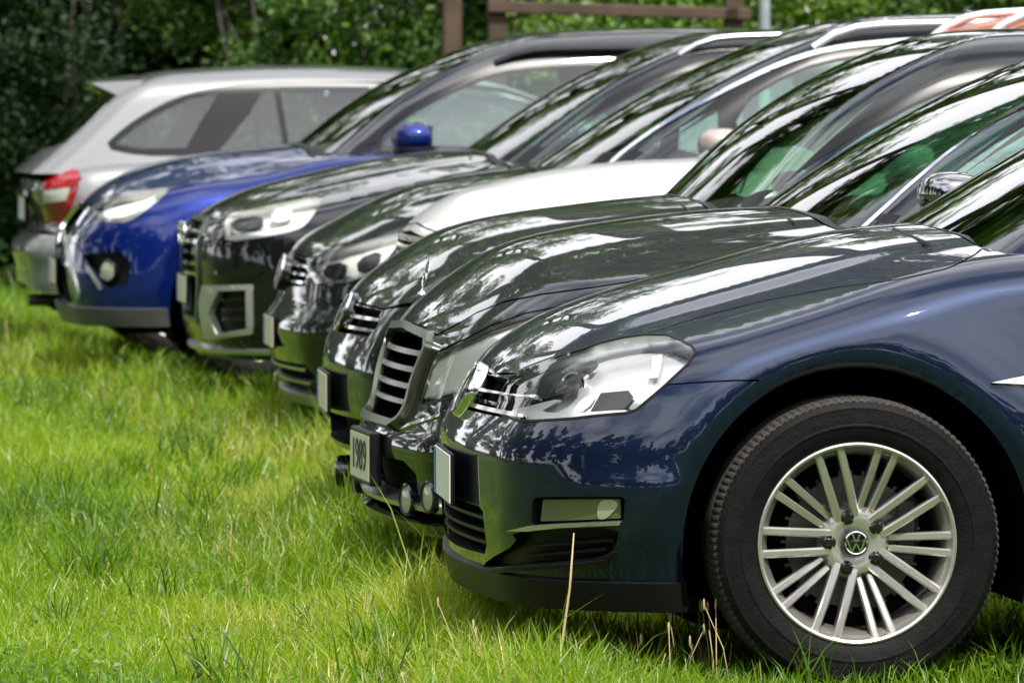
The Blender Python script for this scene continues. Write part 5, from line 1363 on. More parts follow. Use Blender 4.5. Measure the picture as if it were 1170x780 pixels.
# ------------------------------------------------------------------ dark blue hatchback, nearest
def car_navy():
    c = Car(name='parked_car', code='A', label='dark blue hatchback, nearest of the row, its silver multi-spoke alloy wheel in full view', cat='car', X0=1.83, Yc=15.26, paint='navy',
        hood=[(0, 0.622), (0.2, 0.764), (0.4, 0.845), (0.65, 0.914), (0.96, 0.990), (1.25, 1.018), (2.5, 1.06), (4.35, 0.96)],
        nose=[(.15, .09), (.25, .065), (.35, .052), (.47, .048), (.53, .052), (.585, .078), (.64, .11), (.71, .140), (.8, .22)],
        ws=[(0.969, 1.06), (1.182, 1.418), (1.332, 1.72), (1.432, 2.0)], roof=[(1.3, 1.342), (1.9, 1.457), (2.5, 1.482), (3.5, 1.442), (4.3, 1.362)],
        cowl=1.13, side=[(.15, .06), (.25, .03), (.40, .006), (.52, 0), (.60, .007), (.70, .032), (.80, .060), (.90, .088), (1.0, .12)], gridu=.025, gridv=.022, sculpt=lambda x, z: .013*sstep(.505, .462, z)*sstep(.24, .36, z)*sstep(.16, .27, x)*sstep(.50, .41, x) - .20*np.logaddexp(0, (z-(.800+.30*np.clip(x-.5, 0, .18)+.085*np.clip(x-.68, 0, 2)))/.004)*.004*sstep(.35, .6, x)*sstep(1.5, 1.2, x))
    ch = c.ch
    HL = [(567,469),(569,459),(573,448),(582,432),(600,420),(628,409.5),(667,398),(686,391),(712,385),(737,381.5),(763,382),(778,388.5),(791,396),(795,402),(786,416),(760.5,439.5),(742.5,455),(727,468),(717,471.5),(678,475),(654,478),(613,480.5),(592,480.5),(577,475.5)]
    hl = c.P('headlight')
    hoodline_px = [(553,427),(589,426.5),(600,420),(628,409.5),(667,398),(686,391),(712,385),(737,381.5),(763,374),(800,362),(880,342),(957,328),(1015,321),(1053,314),(1080,307.5),(1098,300),(1115,290),(1136,273)]
    hp = c.P('hoodline')
    c0 = ch.E([(0, .676), (-.25, .674)], .03, closed=False)
    c1 = ch.T([(c.cowl+.08, -.64), (c.cowl+.045, -.45), (c.cowl, 0)], .04, closed=False)
    line = np.concatenate([c0, hp[1:], c1])
    hood = np.concatenate([line, [[line[-1][0], PI/2], [ch.U0, PI/2]]])
    seam_bf = c.P('bumperseam')
    feats = []
    feats.append(dict(name='headlight', polys=[hl], depth=.045, mat='reflector', lens='lens'))
    ug = c.band([(ch.U0, .668), (-1.2, .668), (-.98, .668), (-.955, .655), (-1.0, .625), (-1.05, .60), (ch.U0, .598)], .03)
    ug = c.P('uppergrille')
    ug = np.array(ug)
    zt = [(p) for p in ug]
    a = ch.E([(0, .672), (-.52, .672), (-.56, .665), (-.60, .635), (-.615, .600), (-.55, .592), (0, .590)], .02)
    feats.append(dict(name='upper_grille', polys=[a], depth=.06, mat='void', one=True))
    lg = ch.E([(0, .385), (-.36, .385), (-.40, .375), (-.41, .30), (-.38, .275), (0, .270)], .02)
    feats.append(dict(name='lower_grille', polys=[lg], depth=.06, mat='void', one=True))
    fog = c.P('fogrecess')
    feats.append(dict(name='fog_recess', polys=[fog], depth=.035, mat='plastic', smooth=False))
    vent = c.P('ventrecess')
    feats.append(dict(name='side_vent', polys=[vent], depth=.030, mat='plastic', smooth=False))
    bump_poly = None
    c.build_body(feats, seams=[(line, .006), (seam_bf, .004)], hood=hood)
    # upper grille bars, badge
    def eb(z0, z1, y1, y0=0, step=.03):
        return ch.E([(y0, z0), (y0, z1), (y1, z1), (y1, z0)], step)
    c.plate('grille_trim', [ch.E([(0, .640), (-.50, .643), (-.585, .648), (-.585, .641), (0, .632)], .03), ch.E([(0, .606), (-.50, .606), (-.60, .603), (-.60, .597), (0, .597)], .03)], 'chrome', .004, .02)
    c.plate('grille_slat', [ch.E([(0, .622), (-.59, .625), (-.59, .618), (0, .615)], .03)], 'gloss', -.012, .02)
    for z in (.355, .325, .298):
        c.plate('grille_slat', [eb(z, z+.008, -.395)], 'plastic', -.004, .03)
    # badge: disc leaning back with the nose
    m = MB(); m.lathe([(0, .0), (.060, .0), (.066, .004), (.068, .03), (.05, .05)], n=48)
    R = np.array(Matrix.Rotation(math.radians(27), 3, 'Y') @ Matrix.Rotation(-PI/2, 3, 'Z'))
    ctr = np.array([.088, 0, .637])
    m.v = [v@R.T+ctr for v in m.v]
    bk = c.add(m, 'badge_disc', 'gloss')
    m = MB(); badge_strokes(m, .063, -.005, .006); m.lathe([(.058, 0), (.060, -.006), (.066, -.007), (.070, 0), (.070, .02)], n=48)
    m.v = [v@R.T+ctr for v in m.v]
    c.add(m, 'badge', 'chrome', parent=bk)
    # headlight inner parts
    h = [o for o in c.root.children if o.name.startswith('headlight')]
    inner = [('bezel', [[(567,469),(575,450),(592,438),(640,418),(668,408),(684,418),(672,430),(655,446),(620,446),(592,452)]], 'bezel', -.026),
             ('bezel', [[(679,447),(714,444),(722,452),(708,464),(668,467)]], 'bezel', -.016),
             ('running_light', [[(574,468),(600,461),(655,449),(700,447),(688,452),(672,466),(640,471),(600,474.5),(584,475)]], 'lampwhite', -.012)]
    inner = []
    for sg in (1, -1):
        par = h[0] if sg > 0 else h[1]
        def ins(nm, key, mat, off, thick=.012, it=1):
            q = c.P(key)
            V, F, N = patch(ch, q, off, thick, .02)
            if sg < 0: V = V*[1, -1, 1]; F = [tuple(f)[::-1] for f in F]
            o = mesh_obj(nm, V+c.off, F, M[mat], par, smooth=True)
        ins('lamp_bezel', 'hl_lamp_bezel_1769', 'bezel', -.018)
        ins('lamp_bezel', 'hl_lamp_bezel_1184', 'bezel', -.010, .012, 0)
        ins('running_light', 'hl_running_light_1672', 'lampwhite', -.008, .006)
        ins('running_light', 'hl_running_light_1062', 'lampwhite', -.009, .006)
        ins('lamp_fin', 'hl_lamp_fin_1242', 'drl', -.030, .006, 0)
        # projector bowl and bulb
        cen = ch.pts(*[np.array([k]) for k in c.P('hl_c')[0]])[0]
        nn = normals(ch.F, cen[None])[0]
        for (px, rad, nm) in (((645,428), .030, 'projector_lens'),):
            k = c.P('hl_c%d' % px[0])[0]
            p = ch.pts(np.array([k[0]]), np.array([k[1]]))[0]; nrm = normals(ch.F, p[None])[0]
            m = MB()
            prof = [(rad*.80, .010), (rad*.86, -.002), (rad, -.004), (rad*1.06, .004), (rad*1.10, .03)]
            m.lathe(prof, n=36)
            gl = MB(); gl.ellipsoid((0, .010, 0), (rad*.82, .014, rad*.82), 28, 14)
            ax = np.array([-.55, -.83 , .06]); ax /= np.linalg.norm(ax)
            ex = np.cross(-ax, [0, 0, 1]); ex /= np.linalg.norm(ex); ez = np.cross(ex, -ax)
            B = np.stack([ex, -ax, ez], 1)
            q = p-nrm*.034
            m.v = [v@B.T+q for v in m.v]
            if sg < 0: m.v = [v*[1, -1, 1] for v in m.v]
            m.v = [v+c.off for v in m.v]
            k_ = m.build('projector_ring', M['chrome'], par, sharp=40)
            gl.v = [v@B.T+q for v in gl.v]
            if sg < 0: gl.v = [v*[1, -1, 1] for v in gl.v]
            gl.v = [v+c.off for v in gl.v]
            gl.build('projector_lens', M['gloss'], par, smooth=True)
    c.plate('headlight_seal', [ch.buf(np.concatenate([hl, hl[:1]]), .006)], 'plastic', .0015, .004, split=True)
    # fog lamp behind its glass, the bright strip, the vent slats
    c.plate('fog_lamp', [c.P('foglamp')], 'foglens', -.012, .012, split=True)
    c.plate('fog_bulb', [c.P('fogbulb')], 'fogbulb', -.010, .006, split=True)
    c.plate('bumper_strip', [c.P('strip')], 'satin', .005, .03, split=True)
    for k, (a_, b_) in enumerate((((606,622.5),(700,616)), ((596,634),(692,626.5)))):
        c.plate('vent_slat', [c.P('slat%d' % k)], 'plastic', -.002, .03, split=True)
    # black under-lip
    lipu = np.linspace(ch.U0, -.52, 60)
    up = c.level(lipu, .243); dn = c.level(lipu[::-1], .178)
    c.plate('bumper_lip', [np.concatenate([up, dn])], 'plastic', .012, .05)
    c.plate('bumper_lip', [c.P('lip2')], 'plastic', .010, .025)
    # parking sensor caps
    for i, px in enumerate(((633,523),(600,513))):
        k = c.P('pdc%d' % i)[0]; p = ch.pts(k[0:1], k[1:2])[0]; nrm = normals(ch.F, p[None])[0]
        m = MB(); m.ellipsoid(p, (.008, .003, .008), 12, 8)
        c.add(m, 'parking_sensor', c.paint)
    # side trim blade
    c.plate('side_trim', [ch.S([(1.155, .682), (1.24, .697), (1.50, .700), (1.50, .678), (1.25, .676)], .02)], 'chrome', .012, .014, split=True)
    # cabin
    cc = c.cc
    scr = cc.T([(1.02, 0), (1.10, -.35), (1.22, -.60), (1.30, -.665), (1.60, -.63), (1.95, -.57), (2.02, -.50), (1.93, 0)], .04)
    scr = np.concatenate([scr[:0], scr])
    scr = close_mid(cc, [(.95, 0), (1.05, -.35), (1.16, -.60), (1.24, -.67), (1.60, -.635), (1.95, -.575), (2.00, -.50), (1.93, 0)])
    w1 = cc.S(soft([(1.62, .98), (2.45, .99), (2.42, 1.38), (2.12, 1.375), (1.85, 1.24)], it=2), .03)
    w2 = cc.S(soft([(2.52, .99), (3.35, 1.01), (3.45, 1.18), (3.30, 1.36), (2.50, 1.385)], it=2), .03)
    sur = cc.S(soft([(1.45, .93), (3.5, .95), (3.62, 1.15), (3.42, 1.40), (2.5, 1.42), (2.05, 1.41), (1.75, 1.25)], it=1), .03)
    c.build_cabin(scr, None, [w1, w2], sur)
    c.interior(xs=1.6)
    c.mirror_pair(1.72, .98, 1.03, 'navy')
    c.wipers()
    c.wheels(WHEEL_BIG)
    number_plate(c, .036, .437, text='', fr=.006, wd=.46, deep=.010, yaw=math.radians(-2.6))
    return c

def close_mid(ch, pts, step=.04):
    q = ch.T(pts, step)
    # points on the centre line belong to v = 90 deg or to the front edge of the chart
    P = q.copy()
    return P

M['amberlamp'] = simple('indicator_lamp', (.60, .57, .47), rough=.3)
M['drl'] = simple('running_light_white', (0.85, 0.86, 0.84), rough=0.3)
M['fogbulb'] = simple('fog_bulb_glass', (0.48, 0.50, 0.36), rough=0.2, metal=.4)
M['foglens'] = simple('fog_glass', (0.10, 0.12, 0.06), rough=0.08, coat=1.0)



# ------------------------------------------------------------------ shared front-end pieces
def corners(ch, line):
    return np.concatenate([line, [[line[-1][0], PI/2], [ch.U0, PI/2]]])

def hoodline(c, nose_e, px, key='hoodline', xc=None, step=8):
    ch = c.ch; x = c.cowl if xc is None else xc
    c0 = ch.E(nose_e, .03, closed=False)
    hp = c.P(key)
    c1 = ch.T([(x+.07, -.64), (x+.035, -.45), (x, 0)], .04, closed=False)
    return np.concatenate([c0, hp, c1])

def inset(c, par, sg, nm, key, mat, off, thick=.012, it=1):
    q = c.P(key)
    V, F, N = patch(c.ch, q, off, thick, .02)
    if sg < 0: V = V*[1, -1, 1]; F = [tuple(f)[::-1] for f in F]
    return mesh_obj(nm, V+c.off, F, M[mat], par, smooth=True)

def lamps(c): return [o for o in c.root.children if o.name.split('.')[0] == 'headlight']

def spot(c, key, rad, mat, nm, axis=(-1, -.15, 0), ring='gloss', both_=True, deep=.03, out=.012):
    k = c.P(key)[0]; p = c.ch.pts(k[0:1], k[1:2])[0]
    for sg in ((1, -1) if both_ else (1,)):
        q = p*np.array([1, sg, 1]); ax = np.array(axis, float)*np.array([1, sg, 1]); ax /= np.linalg.norm(ax)
        ey = -ax; ex = np.cross(ey, [0, 0, 1]); ex /= np.linalg.norm(ex); ez = np.cross(ex, ey)
        B = np.stack([ex, ey, ez], 1)
        m = MB(); m.lathe([(rad*.84, .003), (rad*.88, -out), (rad, -out+.004), (rad*1.04, deep)], n=32)
        m.v = [v@B.T+q for v in m.v]; o = c.add(m, nm, ring)
        m = MB(); m.lathe([(.0005, -out+.001), (rad*.5, -out+.002), (rad*.86, -out+.006)], n=32)
        m.v = [v@B.T+q for v in m.v]; c.add(m, 'lens', mat, parent=o)

def std_cabin(c, xb, xt, top, ysc=(.60, .68, .645, .575, .48), bx=None, front_split=None, end=None, roofpanel=False, sill=.0):
    """top: upper line of the side glazing as (x,z), from the mirror corner back to the B pillar"""
    cc = c.cc
    scr = cc.T([(xb-.05, 0), (xb+.0, -.35), (xb+.12, -ysc[0]), (xb+.20, -ysc[1]), (xb*.45+xt*.55, -ysc[2]), (xt-.04, -ysc[3]), (xt+.01, -ysc[4]), (xt-.05, 0)], .04)
    if bx is None: bx = top[-1][0]+.10
    z0 = .95+sill
    g = .022
    tp = [(x+g*.9, z-g) for x, z in top]
    zt = tp[-1][1]
    w1 = [(tp[0][0]+.03, z0+.02)]+tp+[(bx-.04, zt), (bx-.01, z0+.03)]
    rear = end or c.L-.75
    w2 = [(bx+.05, z0+.03), (bx+.03, zt), (rear-.28, zt-.04), (rear, zt-.24), (rear-.06, z0+.05)]
    if front_split:
        xs, wd = front_split
        zz = np.interp(xs, [p[0] for p in tp], [p[1] for p in tp])
        a = [p for p in w1 if p[0] < xs]
        tri = [(tp[0][0]+.03, z0+.02)]+[p for p in tp if p[0] < xs]+[(xs, zz), (xs-.005, z0+.02)]
        big = [(xs+wd-.005, z0+.02), (xs+wd, zz+.01)]+[p for p in tp if p[0] > xs+wd]+[(bx-.04, zt), (bx-.01, z0+.03)]
        wins = [tri, big, w2]
    else: wins = [w1, w2]
    sur = [(top[0][0]-.03, z0-.03), (top[0][0], top[0][1]-.02)]+list(top)+[(bx, top[-1][1]+.004), (rear-.26, zt-.01), (rear+.06, zt-.22), (rear+.02, z0-.02)]
    ws = [cc.S(soft(w_, it=1), .03) for w_ in wins]
    rs = None
    c.topline = top
    ex = None
    if roofpanel:
        ex = [('roof_panel', [np.concatenate([cc.T([(xt+.03, 0), (xt+.06, -.40), (xt+.12, -.57), (c.L-1.0, -.57), (c.L-.95, 0)], .05)[:-1]])])]
    rw = cc.T([(c.L-.62, 0), (c.L-.66, -.40), (c.L-.72, -.50), (c.L-.45, -.56), (c.L-.28, -.50), (c.L-.22, 0)], .05)
    c.build_cabin(scr, None, ws, cc.S(soft(sur, it=1), .03), ex)

def window_chrome(c, pts, wd=.016, off=.006):
    q = c.cc.S(soft(pts, closed=False, it=2), .03, closed=False)
    c.plate('window_trim', [c.cc.buf(q, wd)], 'chrome', off, .012, chart='c', split=True)

def rails(c, x0, x1, y, mat, r=.014, lift=.045):
    for sg in (-1, 1):
        pts = []
        for t in np.linspace(0, 1, 24):
            x = x0+(x1-x0)*t
            P = march(c.G, np.array([[x, -y, 1.2]]), np.array([[0, 0, 1.0]]), 1.0)[0]
            k = lift*(min(1, t/.10)*min(1, (1-t)/.08))**.6
            pts.append((x, sg*y, P[2]+k-.004))
        m = MB(); m.tube(pts, r, 10); c.add(m, 'roof_rail', mat, sharp=60)

# ------------------------------------------------------------------ black saloon with the star on its bonnet
def car_star():
    c = Car(name='parked_car', code='B', label='black saloon with upright slatted grille, bonnet ornament and 1989 number plate', cat='car', X0=1.945, Yc=17.60, rz=math.radians(1.6),
        paint='black', L=4.85, W=.925, axles=(.86, 3.7), bow=.13,
        hood=[(0, .66), (.13, .772), (.2, .825), (.32, .888), (.51, .942), (.70, .973), (.96, 1.0), (1.15, 1.01), (2.5, 1.03), (4.85, .97)],
        nose=[(.15, .07), (.25, .02), (.35, .0), (.42, .0), (.46, .03), (.55, .058), (.65, .088), (.70, .108), (.8, .2)],
        ws=[(0.995, 1.07), (1.418, 1.738), (1.47, 1.84)], roof=[(1.4, 1.291), (1.9, 1.455), (2.4, 1.49), (3.0, 1.48), (4.3, 1.375)],
        cowl=1.08, rt=.075)
    ch = c.ch
    line = hoodline(c, [(0, .702), (-.20, .700)], [(487,385),(500,382),(520,372),(545,357),(575,345),(620,336),(680,328),(719,322),(760,312),(820,296),(870,282)])
    HL = soft([(476,465),(485,436),(494,410),(508,402),(530,392),(572,373),(620,360),(640,366),(620,400),(560,440),(527,450),(500,458)], it=1)
    hl = c.P('headlight')
    gr = ch.E([(0, .684), (-.318, .672), (-.345, .650), (-.287, .462), (-.262, .448), (0, .450)], .02)
    low = ch.E([(0, .24), (-.40, .24), (-.50, .26), (-.52, .33), (-.42, .36), (0, .36)], .02)
    feats = [dict(name='headlight', polys=[hl], depth=.012, mat='milksky', lens='lens'),
             dict(name='grille', polys=[gr], depth=.07, mat='void', one=True),
             dict(name='lower_grille', polys=[low], depth=.05, mat='void', one=True)]
    brow = c.P('brow')
    c.build_body(feats, seams=[(line, .009), (brow, .006)], hood=corners(ch, line))
    for nm, off in (('grille_frame', .022),):
        o = ch.E([(0, .700), (-.33, .688), (-.370, .660), (-.305, .450), (-.265, .430), (0, .432)], .02)
        i = ch.E([(0, .672), (-.30, .660), (-.325, .640), (-.27, .470), (-.24, .460), (0, .462)], .02)
        # ring made of three strips
        top = ch.E([(0, .702), (-.33, .690), (-.368, .662), (-.346, .650), (-.318, .673), (0, .685)], .02)
        sid = ch.E([(-.368, .662), (-.305, .450), (-.268, .434), (-.262, .448), (-.288, .462), (-.346, .650)], .02)
        bot = ch.E([(0, .432), (-.268, .432), (-.262, .449), (0, .451)], .02)
        c.plate(nm, [top, sid, bot], 'satinframe', off, .05)
    for z, yy in ((.640, .338), (.597, .325), (.554, .312), (.511, .299)):
        c.plate('grille_slat', [ch.E([(0, z), (-yy, z), (-yy, z-.014), (0, z-.014)], .03)], 'satinframe', .010, .03)
    for sg, par in zip((1, -1), lamps(c)):
        inset(c, par, sg, 'lamp_divider', 'hl_a', 'bezel', -.02, .01)
        inset(c, par, sg, 'lamp_divider', 'hl_b', 'chrome', -.006, .01)
        inset(c, par, sg, 'reflector', 'hl_c', 'reflector', -.02, .01)
    c.plate('headlight_seal', [ch.buf(np.concatenate([hl, hl[:1]]), .008)], 'plastic', .0015, .004, split=True)
    c.plate('bumper_trim', [c.P('btrim')], 'chrome', .006, .012, split=True)
    for i, px in enumerate(((474,570),(499,567))):
        spot(c, 'fog%d' % i, .043, 'fogglow', 'fog_lamp', axis=(-1, -.30, 0), ring='gloss', deep=.05, out=.03)
    u = np.linspace(ch.U0, -.52, 50)
    c.plate('bumper_lip', [np.concatenate([c.level(u, .215), c.level(u[::-1], .185)])], 'gloss', .03, .06)
    c.plate('bumper_lip', [np.concatenate([c.level(u, .255), c.level(u[::-1], .243)])], 'satin', .02, .06)
    # star ornament: a ring on a stem, seen edge-on
    m = MB()
    R = np.array(Matrix.Rotation(math.radians(14), 3, 'Y'))
    t = np.linspace(0, 2*PI, 33); cz = .052
    ring = [R@np.array([0, .037*math.cos(q), cz+.037*math.sin(q)]) for q in t]
    base = np.array([.135, 0, c.hc(.135)+.012])
    m.tube([base+q for q in ring], .0020, 6, cap=False)
    for k in range(3):
        a = PI/2+k*2*PI/3
        m.tube([base+R@np.array([0, 0, cz]), base+R@np.array([0, .037*math.cos(a), cz+.037*math.sin(a)])], [.0035, .001], 6)
    m.tube([base, base+R@np.array([0, 0, .018])], [.004, .002], 8)
    m.lathe([(.0, .004), (.008, .003), (.012, -.004)], c=tuple(base), axis='z', n=20)
    c.add(m, 'bonnet_ornament', 'chrome')
    std_cabin(c, 1.10, 1.88, [(1.24, 1.00), (1.36, 1.09), (1.50, 1.19), (1.67, 1.285), (1.85, 1.36), (2.1, 1.41), (2.35, 1.425)], ysc=(.62, .70, .655, .575, .48))
    window_chrome(c, [(1.20, .965), (1.35, 1.09), (1.49, 1.195), (1.66, 1.295), (1.84, 1.37), (2.1, 1.42), (2.5, 1.43), (3.2, 1.40)])
    c.interior(xs=1.65)
    c.mirror_pair(1.37, .96, 1.065, 'darkchrome', .88, base='gloss', sides=(-1,))
    c.wipers(); c.wheels(WHEEL_FAR, badge=False)
    number_plate(c, -.016, .350, '1989', wd=.36, ht=.120, face='amber', blue=False, frame='plastic', fr=.012, deep=.032)
    return c
M['milksky'] = simple('milky_skylit_lamp', (0.80, 0.80, 0.70), rough=0.6)  # milky and paler still: skylight on the lens put into its colour
M['darkchrome'] = simple('mirror_chrome', (0.30, 0.29, 0.29), rough=0.10, metal=1.0)
M['satinframe'] = simple('grille_metal', (0.15, 0.165, 0.135), rough=0.25, metal=0.85)
M['fogglow'] = simple('fog_lamp_glass', (0.30, 0.34, 0.25), rough=0.12, coat=1.0)

# ------------------------------------------------------------------ black hatchback behind the saloon
def car_hatch():
    c = Car(name='parked_car', code='C', label='black hatchback with round front badge on a slim grille, just behind the black saloon', cat='car', X0=2.08, Yc=20.10,
        paint='blackgreen', L=4.30, W=.895,
        hood=[(0, 0.645), (0.1, 0.747), (0.17, 0.805), (0.28, 0.858), (0.39, 0.895), (0.55, 0.933), (0.72, 0.958), (0.94, 0.983), (1.08, 0.995), (2.5, 1.03), (4.3, 0.97)],
        nose=[(.15, .07), (.25, .04), (.35, .02), (.45, .015), (.52, .02), (.60, .05), (.68, .09), (.72, .115), (.8, .2)],
        ws=[(1.003, 1.08), (1.365, 1.486), (1.625, 1.86)], roof=[(1.4, 1.355), (1.86, 1.495), (2.4, 1.515), (3.2, 1.495), (4.1, 1.40)],
        cowl=1.06)
    ch = c.ch
    line = np.concatenate([ch.E([(0, .680), (-.52, .672)], .03, closed=False), ch.S([(.24, .70), (.42, .775), (.60, .83), (.85, .875), (1.0, .90), (1.1, .95)], .03, closed=False), ch.T([(c.cowl+.07, -.64), (c.cowl, 0)], .04, closed=False)])
    hl = ch.S(soft([(.17, .585), (.21, .64), (.30, .70), (.45, .755), (.50, .735), (.42, .66), (.32, .60)], it=1), .02)
    ug = ch.E([(0, .672), (-.50, .668), (-.55, .62), (-.50, .59), (0, .585)], .03)
    lg = ch.E([(0, .34), (-.50, .34), (-.56, .29), (-.50, .25), (0, .25)], .03)
    feats = [dict(name='headlight', polys=[hl], depth=.045, mat='reflector', lens='lens'),
             dict(name='upper_grille', polys=[ug], depth=.06, mat='void', one=True),
             dict(name='lower_grille', polys=[lg], depth=.06, mat='void', one=True)]
    c.build_body(feats, seams=[(line, .007)], hood=corners(ch, line))
    c.plate('grille_slat', [ch.E([(0, z), (-.53, z), (-.53, z-.010), (0, z-.010)], .04) for z in (.645, .612)], 'chrome', .0, .02)
    m = MB(); m.lathe([(0, .0), (.060, .0), (.066, .004), (.070, .03), (.05, .05)], n=40)
    R = np.array(Matrix.Rotation(math.radians(25), 3, 'Y') @ Matrix.Rotation(-PI/2, 3, 'Z'))
    ctr = np.array([.062, 0, .648])
    m.v = [v@R.T+ctr for v in m.v]; bk = c.add(m, 'badge_disc', 'gloss')
    m = MB(); badge_strokes(m, .066, -.006, .007)
    m.v = [v@R.T+ctr for v in m.v]; c.add(m, 'badge', 'chrome', parent=bk)
    std_cabin(c, 1.10, 1.86, [(1.20, .997), (1.38, 1.128), (1.614, 1.272), (1.88, 1.385), (2.067, 1.420), (2.4, 1.43)])
    c.interior(xs=1.6); c.mirror_pair(1.66, .96, 1.0, 'blackgreen'); c.wipers(); c.wheels(WHEEL_FAR, badge=False)
    number_plate(c, .004, .405, '', face='amber', fr=.008, wd=.46, deep=.012, yaw=math.radians(-2.6))
    spot(c, 'fog0', .05, 'fogglow', 'fog_lamp', axis=(-1, -.3, 0))
    return c

# ------------------------------------------------------------------ white car
def car_white():
    c = Car(name='parked_car', code='D', label='white crossover parked set back, only its white bonnet, dark honeycomb grille and rust-coloured roof showing', cat='car', X0=2.61, Yc=22.55,
        paint='white', roofpaint='rust', L=4.10, W=.89, crown=.10, rt=.10,
        hood=[(0, .84), (.04, .882), (.12, .938), (.31, .995), (.49, 1.03), (.73, 1.062), (1.04, 1.078), (1.3, 1.09), (2.5, 1.08), (4.1, 1.0)],
        nose=[(.25, .07), (.4, .02), (.55, .0), (.75, .0), (.85, .015), (.9, .06)],
        ws=[(1.09, 1.05), (1.30, 1.36), (1.50, 1.76)], roof=[(1.5, 1.43), (1.9, 1.545), (2.4, 1.60), (3.2, 1.60), (4.0, 1.51)],
        cowl=1.03, bz=[(0, .26), (2, .25), (4.2, .3)], axles=(.84, 3.35), Rw=.335, Ra=.40)
    ch = c.ch
    line = np.concatenate([ch.E([(0, .865), (-.45, .845)], .03, closed=False), ch.S([(.22, .86), (.45, .91), (.85, .945), (1.05, .98)], .03, closed=False), ch.T([(c.cowl+.07, -.66), (c.cowl, 0)], .04, closed=False)])
    g = ch.E([(0, .84), (-.44, .82), (-.48, .74), (-.40, .62), (0, .60)], .02)
    hl = ch.S(soft([(.22, .66), (.24, .76), (.34, .835), (.52, .86), (.48, .77), (.34, .68)], it=1), .02)
    feats = [dict(name='headlight', polys=[hl], depth=.04, mat='reflector', lens='lens'),
             dict(name='grille', polys=[g], depth=.05, mat='void', one=True)]
    c.build_body(feats, seams=[(line, .007)], hood=corners(ch, line))
    cells = []
    for r_ in range(7):
        z = .815-.032*r_
        for k in range(13):
            y = -.03-.033*k-(.0165 if r_ % 2 else 0)
            if y < -.43: continue
            cells.append(ch.E([(y-.010, z), (y, z+.010), (y+.010, z), (y, z-.010)], .02))
    c.plate('grille_mesh', cells, 'satin', .0, .02, g=.05)
    std_cabin(c, 1.12, 1.78, [(1.25, 1.05), (1.45, 1.20), (1.65, 1.33), (1.90, 1.43), (2.3, 1.46)], roofpanel=True, sill=.05)
    rails(c, 1.95, 3.5, .50, 'railwhite', .016, .05)
    c.interior(xs=1.55); c.mirror_pair(1.60, .97, 1.08, 'white'); c.wipers(); c.wheels(WHEEL_FAR, badge=False)
    number_plate(c, -.01, .48, '', face='platewhite')
    return c
M['railwhite'] = simple('rail_aluminium', (0.75, 0.76, 0.76), rough=0.25, metal=0.6)

